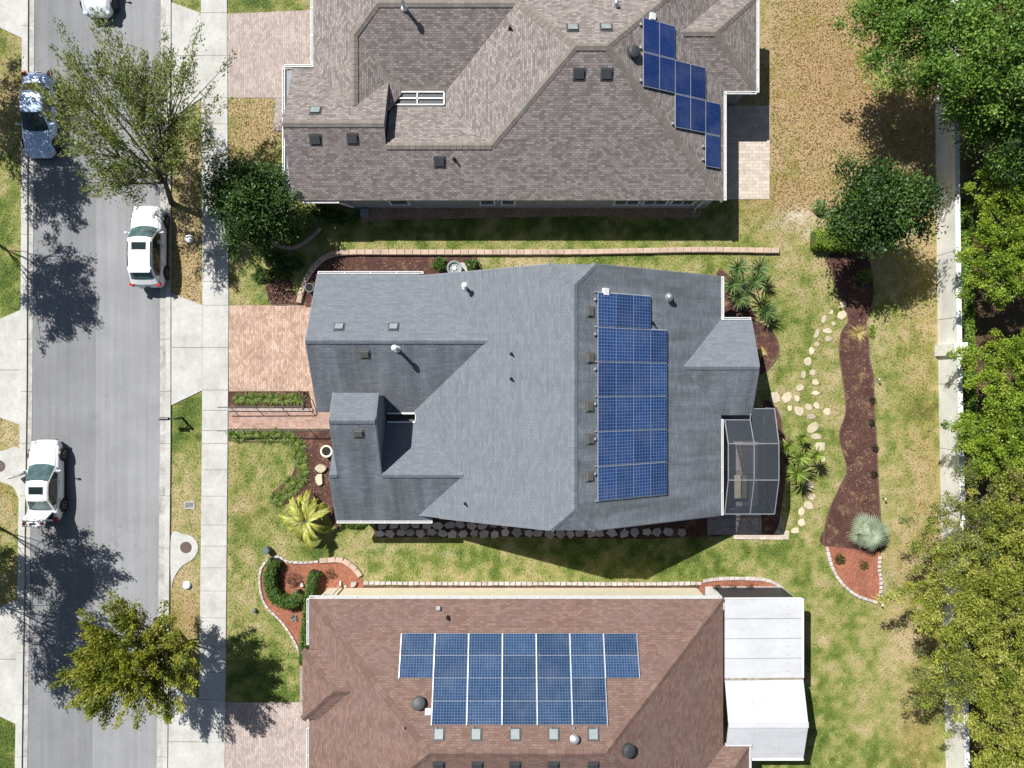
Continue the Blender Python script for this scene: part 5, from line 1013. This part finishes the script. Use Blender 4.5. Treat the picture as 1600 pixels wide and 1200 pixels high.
for px in list(np.arange(592, 930, 16.6)) + list(np.arange(938, 1080, 18)):
    stone('flagstone', f'{ORD[k]} grey flagstone from the front in the outer row along the lawn', 'flagstone', px + random.uniform(-2, 2), 832.5 + random.uniform(-1.5, 1.5) - (2 if px > 1000 else 0), random.uniform(8, 9.4), random.uniform(6.6, 8), random.uniform(-.5, .5), .05, M['flag'], 'flagstones along the slate house', random.choice((5, 6)), .02); k += 1
stone('rock', 'broad pale flat rock on dark mulch by the front gable', 'rock', 503, 732, 10, 8, .2, .22, M['stone'], n=11, z0=.02); stone('rock', 'long narrow pale rock below the broad rock', 'rock', 500, 749, 6, 11, .1, .2, M['stone'], n=9, z0=.02)
stone('rock', 'small white rock beside the hook shaped hedge', 'rock', 473, 913, 3.5, 3.5, .2, .18, M['edge_w'], z0=.02)
stone('rock', 'large pale angular rock by the cream wall corner', 'rock', 553, 912, 6, 4, .5, .2, M['edge_w'], z0=.02); stone('rock', 'small pale rock beside the angular rock', 'rock', 540, 916, 3.5, 2, .3, .12, M['edge_w'], z0=.02)

# ------------------------------------------------------------ yard furniture
def lathe_thing(name, label, cat, px, py, parts, z0=0, n=20):
    x, y = P(px, py); r = thing(name, label, cat, (x, y, z0))
    for pn, prof, mat in parts: m = MB(); m.lathe((x, y, z0), prof, n); m.build(pn, M[mat], r, smooth=False)
    return r
lathe_thing('flower_pot', 'round cream pot of dark soil beside the front gable', 'pot', 513, 704, [('pot', [(.22, 0), (.30, .35), (.36, .38), (.36, .44), (.27, .44), (.25, .40)], 'terracotta'), ('soil', [(.26, .38), (.255, .41), (.01, .42)], 'soil')], .03)
lathe_thing('flower_pot', 'dark green rimmed pot in shade by the driveway mulch', 'pot', 487, 451, [('pot', [(.2, 0), (.24, .4), (.27, .42), (.27, .46), (.22, .46), (.2, .4)], 'bin'), ('soil', [(.21, .4), (.205, .42), (.01, .43)], 'soil')], .03)
lathe_thing('cleanout_dome', 'white dome cap on dry grass beside the parked suv', 'utility dome', 296.5, 374, [('cap', [(.26, 0), (.26, .12), (.2, .2), (.1, .235), (.01, .24)], 'white')])
lathe_thing('cleanout_dome', 'white dome cap on the verge above the yellow green tree', 'utility dome', 293, 914, [('cap', [(.24, 0), (.24, .1), (.19, .17), (.09, .2), (.01, .205)], 'white')])
lathe_thing('utility_pedestal', 'dark grey cylinder standing at the corner of orange mulch', 'utility dome', 420, 858, [('cap', [(.2, 0), (.2, .5), (.17, .54), (.01, .55)], 'bin')])
lathe_thing('sprinkler_box', 'small dark green cap alone in the lower front lawn', 'cap', 399, 953, [('cap', [(.12, 0), (.12, .2), (.09, .24), (.01, .25)], 'bin')])
for lab, px, py in (('rusty round manhole cover on the pad by the sidewalk', 291, 855), ('round manhole cover on the pad beside the open car door', 0, 728)):
    x, y = P(px, py); m = MB(); m.lathe((x, y, .045), [(.34, 0), (.34, .012), (.31, .012), (.305, .006), (.29, .006), (.285, .014), (.01, .014)], 28)
    tag(m.build('manhole_cover', M['iron']), lab, 'manhole cover')
x, y = P(296.5, 789); mb = thing('meter_box', 'concrete framed grey water meter lid in the verge', 'meter box', (x, y, 0)); m = MB()
for dx, dy, sx, sy in ((0, .19, .62, .07), (0, -.19, .62, .07), (-.275, 0, .07, .31), (.275, 0, .07, .31)): m.box((x + dx, y + dy, .03), (sx, sy, .06))
m.build('frame', M['concrete2'], mb); m = MB(); m.box((x, y, .02), (.48, .31, .05)); m.build('lid', M['stucco_slate'], mb)
# mailbox
x, y = P(285, 653); mx = thing('mailbox', 'black mailbox on a post arm at the kerb by green grass', 'mailbox', (x, y, 0)); m = MB(); m.box((x, y, .55), (.1, .1, 1.1)); m.bar((x + .1, y, 1.0), (x - .7, y, 1.0), .07, .07); m.bar((x, y, .65), (x - .35, y, .98), .05, .05); m.build('post', M['darkmetal'], mx)
m = MB(); pr_ = [(-.085, 0), (.085, 0), (.085, .13), (.06, .19), (0, .215), (-.06, .19), (-.085, .13)]
a_ = [(x - .78, y + p, 1.04 + q) for p, q in pr_]; b_ = [(x - .25, y + p, 1.04 + q) for p, q in pr_]
m.face(a_[::-1]); m.face(b_)
for k in range(7): m.face([a_[k], a_[(k + 1) % 7], b_[(k + 1) % 7], b_[k]])
m.build('box', M['black'], mx)
# handrails along the entry walk
def railing(label, pts, posts):
    x, y = P(*pts[0]); r = thing('handrail', label, 'railing', (x, y, 0)); m = MB(); q = [P(a, b_) for a, b_ in pts]; hh = .92
    m.tube([(x_, y_, hh) for x_, y_ in q], .03, 8); m.build('rail', M['darkmetal'], r)
    for p in posts: x_, y_ = P(*p); m = MB(); m.tube([(x_, y_, 0), (x_, y_, hh)], .022, 7); m.build('post', M['darkmetal'], r)
railing('dark handrail between the planter grass and brick walk', [(350, 635.5), (361, 635.5), (480, 635), (482.5, 632), (476, 612), (474, 609)], [(361, 635.5), (400, 635.5), (440, 635.2), (480, 635), (476, 612)])
railing('dark handrail on the lawn side of the brick walk', [(350, 671.5), (363, 671.5), (440, 671), (516, 671)], [(363, 671.5), (402, 671.5), (440, 671), (484, 671)])
m = MB(); q = [P(357.5, 640), P(489, 640)]; m.bar(q[0] + (.06,), q[1] + (.06,), .16, .12); tag(m.build('planter_kerb', M['pav_mauve']), 'pinkish brick kerb between planter grass and brick walk', 'kerb')
m = MB(); q = [P(474, 613), P(474.5, 640)]; m.bar(q[0] + (.1,), q[1] + (.1,), .08, .16); tag(m.build('planter_board', M['edge_d']), 'brown timber board closing the planter end', 'board')
# air conditioner
x, y = P(711, 421, .4); ac = thing('air_conditioner', 'grey round fan air conditioner between two shrubs', 'air conditioner', (x, y, 0)); m = MB(); m.box((x + .25, y - .1, .05), (1.15, 1.1, .1)); m.build('pad', M['concrete'], ac)
m = MB(); m.lathe((x, y, .1), [(.42, 0), (.42, .72), (.44, .74), (.44, .80), (.40, .82), (.33, .80), (.33, .70), (.01, .70)], 28); m.build('body', M['vent_lid'], ac)
m = MB(); m.lathe((x, y, .82), [(.11, 0), (.11, .05), (.01, .06)], 16)
for k in range(6): a_ = k * math.pi / 3; m.bar((x, y, .84), (x + .4 * math.cos(a_), y + .4 * math.sin(a_), .84), .015, .012)
m.build('fan_grille', M['white'], ac)
x, y = P(571, 334); m = MB(); m.box((x, y, .14), (.42, .42, .28)); m.box((x, y, .29), (.46, .46, .03)); tag(m.build('utility_box', M['stucco_grey']), 'small blue grey box on pebbles under the taupe eave', 'utility box')
for k, (px, py) in enumerate(((1342, 593), (1378, 778), (1373, 942))):
    x, y = P(px, py); st = thing('garden_light', ('slim dark path light beside the middle of the mulch bed', 'slim dark path light near the silvery palm', 'slim dark path light at the tip of the orange mulch')[k], 'path light', (x + (1.0 if k == 0 else 0), y, 0)); m = MB(); xx = st.location.x; m.tube([(xx, y, 0), (xx, y, .42)], .016, 6); m.build('stake', M['darkmetal'], st); m = MB(); m.lathe((xx, y, .42), [(.03, 0), (.07, .02), (.065, .05), (.01, .09)], 12); m.build('lamp_head', M['steel'], st)

# ------------------------------------------------------------ cars
def car(label, cx, cy, L, W, H, paint_, heading=1, suv=False, sunroof=False, rails=False, open_trunk=False, open_door=False, cabin=None, dark_screen=True, group='cars along the street'):
    """heading +1: nose towards +y.  body shell lofted along y, cabin as its own surface cut into roof and windows"""
    r = thing('parked_car', label, 'car', (cx, cy, 0), 0 if heading > 0 else math.pi, group); hl = L / 2; hwid = W / 2
    zb = .98 if suv else .88                                                      # belt line
    st = [(-hl, .70, .60, .36), (-hl + .07, .82, .80 if suv else .78, .27), (-hl + .28, .92, zb + (.02 if suv else .07), .21), (-hl + .75, .985, zb + (.05 if suv else .09), .19), (-.3 * hl, 1.0, zb + .05, .18), (.12 * hl, 1.0, zb + .02, .18), (.42 * hl, .99, zb + .03, .18), (.62 * hl, .975, zb - .02, .19), (.82 * hl, .93, zb - .10, .20), (hl - .2, .82, zb - .20, .22), (hl - .05, .66, zb - .32, .28), (hl, .5, .52, .36)]
    V = []; F = []
    for y, ws, zt, zl in st:
        wv = hwid * ws; prof = [(wv * .80, zl), (wv * .97, zl + .10), (wv, zl + (zt - zl) * .5), (wv * .975, zt - (zt - zl) * .16), (wv * .86, zt - .02), (wv * .45, zt + .02), (0, zt + .028)]
        V.append([(a, y, b) for a, b in prof] + [(-a, y, b) for a, b in reversed(prof[:-1])])
    n = len(V[0]); me = bpy.data.meshes.new('body'); vv = [p for s in V for p in s]
    for i in range(len(V) - 1):
        for k in range(n - 1): F.append((i * n + k, i * n + k + 1, (i + 1) * n + k + 1, (i + 1) * n + k))
        F.append((i * n + n - 1, i * n, (i + 1) * n, (i + 1) * n + n - 1))
    F.append(tuple(range(n))[::-1]); F.append(tuple((len(V) - 1) * n + k for k in range(n)))
    F = [f[::-1] for f in F]; me.from_pydata(vv, [], F); body = link('body', me, M[paint_], r, True); sm = body.modifiers.new('subd', 'SUBSURF'); sm.levels = 2; sm.render_levels = 2
    # cabin
    c0, c1, c2, c3 = cabin or ((.40 * hl, .10 * hl, -.60 * hl, -.93 * hl) if suv else (.36 * hl, -.02 * hl, -.42 * hl, -.70 * hl))
    wb = hwid * .90; wr = hwid * (.72 if suv else .66); zc = zb + .03
    ctl = [[(wb, c0 - .12, zc - .03), (wb * .93, c0, zc + .01), (wb * .5, c0 + .13, zc + .03), (0, c0 + .17, zc + .035)], [(wb, c1 - .05, zc), (wr, c1, H - .05), (wr * .55, c1 + .05, H - .01), (0, c1 + .07, H)],
           [(wb, c2 + .05, zc), (wr, c2, H - .06), (wr * .55, c2 - .02, H - .015), (0, c2 - .03, H - .005)], [(wb * .96, c3 + .12, zc + .02), (wb * .90, c3, zc + .04), (wb * .5, c3 - .05, zc + .06), (0, c3 - .06, zc + .065)]]
    nu, nv = 30, 14
    def S_(u, v):
        i = min(int(u), 2); f = u - i; f = f; j = v * 3; jj = min(int(j), 2); g_ = j - jj; p = [np.array(ctl[i][jj]), np.array(ctl[i][jj + 1]), np.array(ctl[i + 1][jj]), np.array(ctl[i + 1][jj + 1])]
        q = (p[0] * (1 - g_) + p[1] * g_) * (1 - f) + (p[2] * (1 - g_) + p[3] * g_) * f
        if 1 <= u <= 2: q = q + np.array([0, 0, .035 * math.sin((u - 1) * math.pi) * min(1, v * 3)])
        return q
    grid = [[S_(3 * a / nu, b / nv) for b in range(nv + 1)] for a in range(nu + 1)]
    sets = {k: MB() for k in ('roof', 'windscreen', 'rear_window', 'side_window', 'side_window ')}
    for a in range(nu):
        u = 3 * (a + .5) / nu
        for b in range(nv):
            v = (b + .5) / nv; kk = 'roof'
            if u < .95 and v > .375: kk = 'windscreen'
            elif u > 2.08 and u < (2.86 if not suv else 2.72) and v > .40: kk = 'rear_window'
            elif v < .29 and .28 < u < (2.62 if not suv else 2.55) and v > .03: kk = 'side_window'
            q = [grid[a][b], grid[a][b + 1], grid[a + 1][b + 1], grid[a + 1][b]]
            for sg in (1, -1):
                pts = [(p[0] * sg, p[1], p[2]) for p in q]; sets[kk + (' ' if kk == 'side_window' and sg < 0 else '')].face(pts if sg > 0 else pts[::-1])
    for kk, mt in (('roof', paint_), ('windscreen', 'carglass' if dark_screen else 'carglass_t'), ('rear_window', 'carglass_t' if not dark_screen else 'carglass'), ('side_window', 'carglass'), ('side_window ', 'carglass')): 
        ob = sets[kk].build(kk.strip(), M[mt], r, True, local=True)
        bmod = ob.modifiers.new('weld', 'WELD'); bmod.merge_threshold = .002
    def put(name, fn, mat, smooth=False, parent=None): m = MB(); fn(m); return m.build(name, M[mat], parent or r, smooth, local=True)
    if sunroof: put('sunroof', lambda m: m.prism([(-.40, c1 - .62), (.40, c1 - .62), (.40, c1 - .2), (-.40, c1 - .2)], H - .03, H + .042), 'carglass')
    if rails:
        for sg in (-1, 1): put('roof_rail', lambda m: m.tube([(sg * wr * .93, c1 - .15, H - .01), (sg * wr * .95, (c1 + c2) / 2, H + .035), (sg * wr * .93, c2 + .1, H - .01)], .022, 6), 'vent_grey')
        put('spoiler', lambda m: m.prism([(-wr * .95, c2 - .02), (wr * .95, c2 - .02), (wr * .85, c2 - .24), (-wr * .85, c2 - .24)], H - .07, H - .02), paint_)
    for sg in (-1, 1):
        put('wing_mirror', lambda m: (m.lathe((sg * (hwid + .10), c0 - .24, zc + .08), [(.02, -.08), (.075, -.05), (.085, 0), (.07, .06), (.02, .085)], 10, M=Matrix(((1.35, 0, 0), (0, .75, 0), (0, 0, .8)))), m.bar((sg * (hwid - .12), c0 - .24, zc + .03), (sg * (hwid + .06), c0 - .24, zc + .06), .05, .035)), paint_, True)
        put('headlight', lambda m: m.lathe((sg * hwid * .68, hl - .22, zb - .215), [(.02, -.02), (.15, .0), (.12, .03), (.02, .036)], 14, M=Matrix(((1.15, 0, 0), (0, 1.1, 0), (0, 0, 1)))), 'lamp', True)
        put('tail_light', lambda m: m.box((sg * hwid * .80, -hl + .14, zb - .03), (.24, .22, .16), rz=sg * .35), 'red')
        for yy in (hl - .88, -hl + .92):
            Rm = Matrix(((0, 0, sg), (0, 1, 0), (-sg, 0, 0))); wc = (sg * (hwid - .17), yy, .335)
            put('wheel_arch', lambda m: m.lathe((sg * (hwid - .08), yy, .36), [(.42, -.12), (.42, .082), (.39, .083)], 26, M=Rm), 'black')
            wh = put('wheel', lambda m: m.lathe(wc, [(.22, -.1), (.31, -.1), (.335, -.06), (.335, .15), (.31, .195), (.22, .2)], 26, M=Rm), 'rubber')
            put('rim', lambda m: (m.lathe(wc, [(.225, .12), (.225, .205), (.19, .205), (.18, .15), (.06, .16), (.05, .2), (.01, .205)], 20, M=Rm), [m.bar((wc[0] + sg * .19, yy, .335), (wc[0] + sg * .19, yy + .2 * math.cos(a), .335 + .2 * math.sin(a)), .02, .05, up=(1, 0, 0)) for a in (k * 1.2566 for k in range(5))]), 'rim', parent=wh)
        for yy in (.02 * hl, -.42 * hl): put('door_handle', lambda m: m.bar((sg * (hwid - .005), yy, zb - .12), (sg * (hwid - .005), yy - .18, zb - .12), .03, .03), 'steel')
        put('side_trim', lambda m: m.bar((sg * (hwid - .035), hl - 1.35, .24), (sg * (hwid - .035), -hl + 1.38, .24), .06, .1), 'black')
    put('bumper', lambda m: m.box((0, hl - .045, .36), (W * .52, .1, .16)), 'black'); put('bumper', lambda m: m.box((0, -hl + .04, .42), (W * .6, .1, .12)), 'black')
    put('number_plate', lambda m: m.box((0, -hl - .005, .66), (.31, .03, .16)), 'vent_lid')
    # shut lines on the bonnet and roof edge
    for sg in (-1, 1): put('shut_line', lambda m: m.tube([(sg * hwid * .77, c0 + .02, zb + .035), (sg * hwid * .76, .62 * hl, zb + .008), (sg * hwid * .68, .84 * hl, zb - .088)], .009, 5), 'vent_grey')
    if open_trunk:
        yt = c3 - .02; put('boot_shade_patch', lambda m: m.face([(-hwid * .72, -hl + .2, zb + .118), (hwid * .72, -hl + .2, zb + .118), (hwid * .76, yt - .08, zb + .135), (-hwid * .76, yt - .08, zb + .135)]), 'black')  # black sheet laid on the deck, painting the shade inside the boot
        def lid(m):
            a_ = Vector((0, yt - .1, zb + .17)); up_ = Vector((0, -.40, .62)); w1, w2 = hwid * .74, hwid * .66
            p = [a_ + Vector((-w1, 0, 0)), a_ + Vector((w1, 0, 0)), a_ + up_ + Vector((w2, 0, 0)), a_ + up_ + Vector((-w2, 0, 0))]; q = [v + Vector((0, .06, .05)) for v in p]
            e_ = [a_ + up_ + Vector((w2, -.20, .02)), a_ + up_ + Vector((-w2, -.20, .02))]
            m.face(q); m.face(p[::-1])
            for k in range(4): m.face([p[k], p[(k + 1) % 4], q[(k + 1) % 4], q[k]])
            m.box(a_ + up_ + Vector((0, -.14, -.04)), (w2 * 2, .32, .12), M=Matrix.Rotation(-.5, 3, 'X'))
        ld = put('boot_lid', lid, paint_); pc_ = Vector((0, yt - .1 - .40 - .14, zb + .17 + .62 - .04)); Rl = Matrix.Rotation(-.5, 3, 'X')
        for sg in (-1, 1): put('lid_lamp', lambda m: m.box(pc_ + Rl @ Vector((sg * hwid * .52, 0, .062)), (.24, .15, .03), M=Rl), 'red', parent=ld)
        put('plate', lambda m: m.box(pc_ + Rl @ Vector((0, -.03, .06)), (.33, .13, .02), M=Rl), 'carglass_t', parent=ld)
    if open_door:
        hx, hy = -hwid + .03, c0 - .28; an = math.radians(203); dv = Vector((math.cos(an), math.sin(an), 0)); hb = Vector((hx, hy, 0))
        d_ = put('door', lambda m: (m.bar(hb + Vector((0, 0, .62)), hb + dv * 1.08 + Vector((0, 0, .62)), .09, .62), m.bar(hb + dv * .12 + Vector((0, 0, .95)), hb + dv * .5 + Vector((0, 0, 1.36)), .045, .045), m.bar(hb + dv * .5 + Vector((0, 0, 1.36)), hb + dv * 1.0 + Vector((0, 0, 1.33)), .045, .045), m.bar(hb + dv * 1.0 + Vector((0, 0, 1.33)), hb + dv * 1.05 + Vector((0, 0, .95)), .045, .045)), paint_)
        put('door_glass', lambda m: m.face([hb + dv * .14 + Vector((0, 0, .95)), hb + dv * 1.03 + Vector((0, 0, .95)), hb + dv * .98 + Vector((0, 0, 1.32)), hb + dv * .5 + Vector((0, 0, 1.34))]), 'carglass', parent=d_)
    return r
car('white suv with sunroof and roof rails parked facing up', -21.15, 8.0, 4.78, 1.92, 1.72, 'car_white', 1, True, True, True, dark_screen=False)
car('white sedan with open boot and open driver door', -27.15, -5.62, 4.76, 1.9, 1.46, 'car_pearl', 1, False, True, False, True, True, dark_screen=False)
car('pale sedan facing down with the blue of tree shade put in its paint', -27.5, 15.65, 4.95, 1.86, 1.46, 'car_sky_tint', -1)
car('silver white car half cut off at the top of the road', -24.15, 23.75, 4.75, 1.86, 1.48, 'car_silver', -1, dark_screen=False)

# ------------------------------------------------------------ fallen leaves
def fallen(n, boxes, z, size, pal):
    X = []; Y = []
    for (x0, y0, x1, y1), wgt in boxes:
        k = int(n * wgt); px = RNG.uniform(x0, x1, k); py = RNG.uniform(y0, y1, k); X += list((px - 800) * CH / FP); Y += list((600 - py) * CH / FP)
    k = len(X); D = RNG.normal(size=(k, 3)); D[:, 2] *= .15; Nn = RNG.normal(size=(k, 3)) * .25 + [0, 0, 1]
    o = leaves('fallen_leaves', np.stack([X, Y, np.full(k, z) + RNG.uniform(0, .015, k)], 1), D, Nn, size * RNG.uniform(.6, 1.4, k), size * .5 * RNG.uniform(.6, 1.4, k), pick_cols(k, pal, None, .4), M['leaf'], None)
    return tag(o, kind='stuff')
TAN = [(.42, .27, .12), (.30, .16, .06), (.52, .38, .2), (.2, .1, .045)]
fallen(9000, [((1206, 0, 1460, 330), .75), ((1400, 330, 1462, 1200), .12), ((270, 190, 314, 470), .1), ((358, 155, 430, 260), .08)], .05, .1, TAN)
fallen(900, [((1316, 500, 1366, 840), .5), ((418, 440, 470, 474), .1), ((500, 402, 750, 425), .12), ((460, 690, 515, 800), .15), ((1300, 860, 1372, 930), .1)], .05, .07, [(.5, .38, .26), (.36, .24, .14), (.6, .5, .38)])
fallen(700, [((245, 0, 268, 330), .35), ((36, 80, 60, 560), .3), ((40, 820, 56, 1130), .12), ((246, 1000, 266, 1130), .1), ((316, 250, 356, 450), .08), ((410, 478, 480, 500), .05)], .06, .06, TAN)

# ------------------------------------------------------------ grass blades over every lawn
n = 300000; X = RNG.uniform(-31.5, 26.6, n); Y = RNG.uniform(-24, 24, n); keep = np.ones(n, bool)
for fp in ([(-10.4, -7.2), (11.2, -7.2), (11.2, 5.7), (-10.4, 5.7)], [(-12, 10.6), (11.4, 10.6), (11.4, 24), (-12, 24)], [(-10.9, -26), (11.4, -26), (11.4, -12.1), (-10.9, -12.1)]): keep &= ~inside(fp, X, Y)
for p in HARD:
    q = np.array(p); bb = (X >= q[:, 0].min()) & (X <= q[:, 0].max()) & (Y >= q[:, 1].min()) & (Y <= q[:, 1].max())
    idx = np.where(bb & keep)[0]
    if len(idx): keep[idx[inside(p, X[idx], Y[idx])]] = False
X, Y = X[keep], Y[keep]; d, l, s_, far = lawn(X, Y); n = len(X); d = d + RNG.normal(size=n) * .14
ok = (RNG.random(n) > s_ * .9) & (RNG.random(n) > l * .35); X, Y, d, l = X[ok], Y[ok], d[ok], l[ok]; n = len(X)
STOP = np.array([(.072, .13, .02), (.145, .215, .036), (.265, .28, .088), (.37, .33, .15), (.46, .38, .21)]); tt = np.clip(d, 0, 1) * 4; i0 = np.minimum(tt.astype(int), 3); cols = STOP[i0] * (1 - (tt - i0))[:, None] + STOP[i0 + 1] * (tt - i0)[:, None]
lt = RNG.random(n) < l * .8; cols[lt] = np.array([.36, .215, .095]) * RNG.uniform(.4, 1.5, (lt.sum(), 1)); cols *= RNG.uniform(.5, 1.5, (n, 1))
D = RNG.normal(size=(n, 3)); D[:, 2] = np.abs(D[:, 2]) * .25; Nn = RNG.normal(size=(n, 3)) * .22 + [0, 0, 1]
gr_root = bpy.data.objects.new('tmp', None)
g = leaves('grass', np.stack([X, Y, RNG.uniform(.015, .05, n)], 1), D, Nn, RNG.uniform(.06, .17, n), RNG.uniform(.02, .05, n), np.clip(cols, 0, 1), M['leaf'], None)
tag(g, kind='stuff')
bpy.data.objects.remove(gr_root)
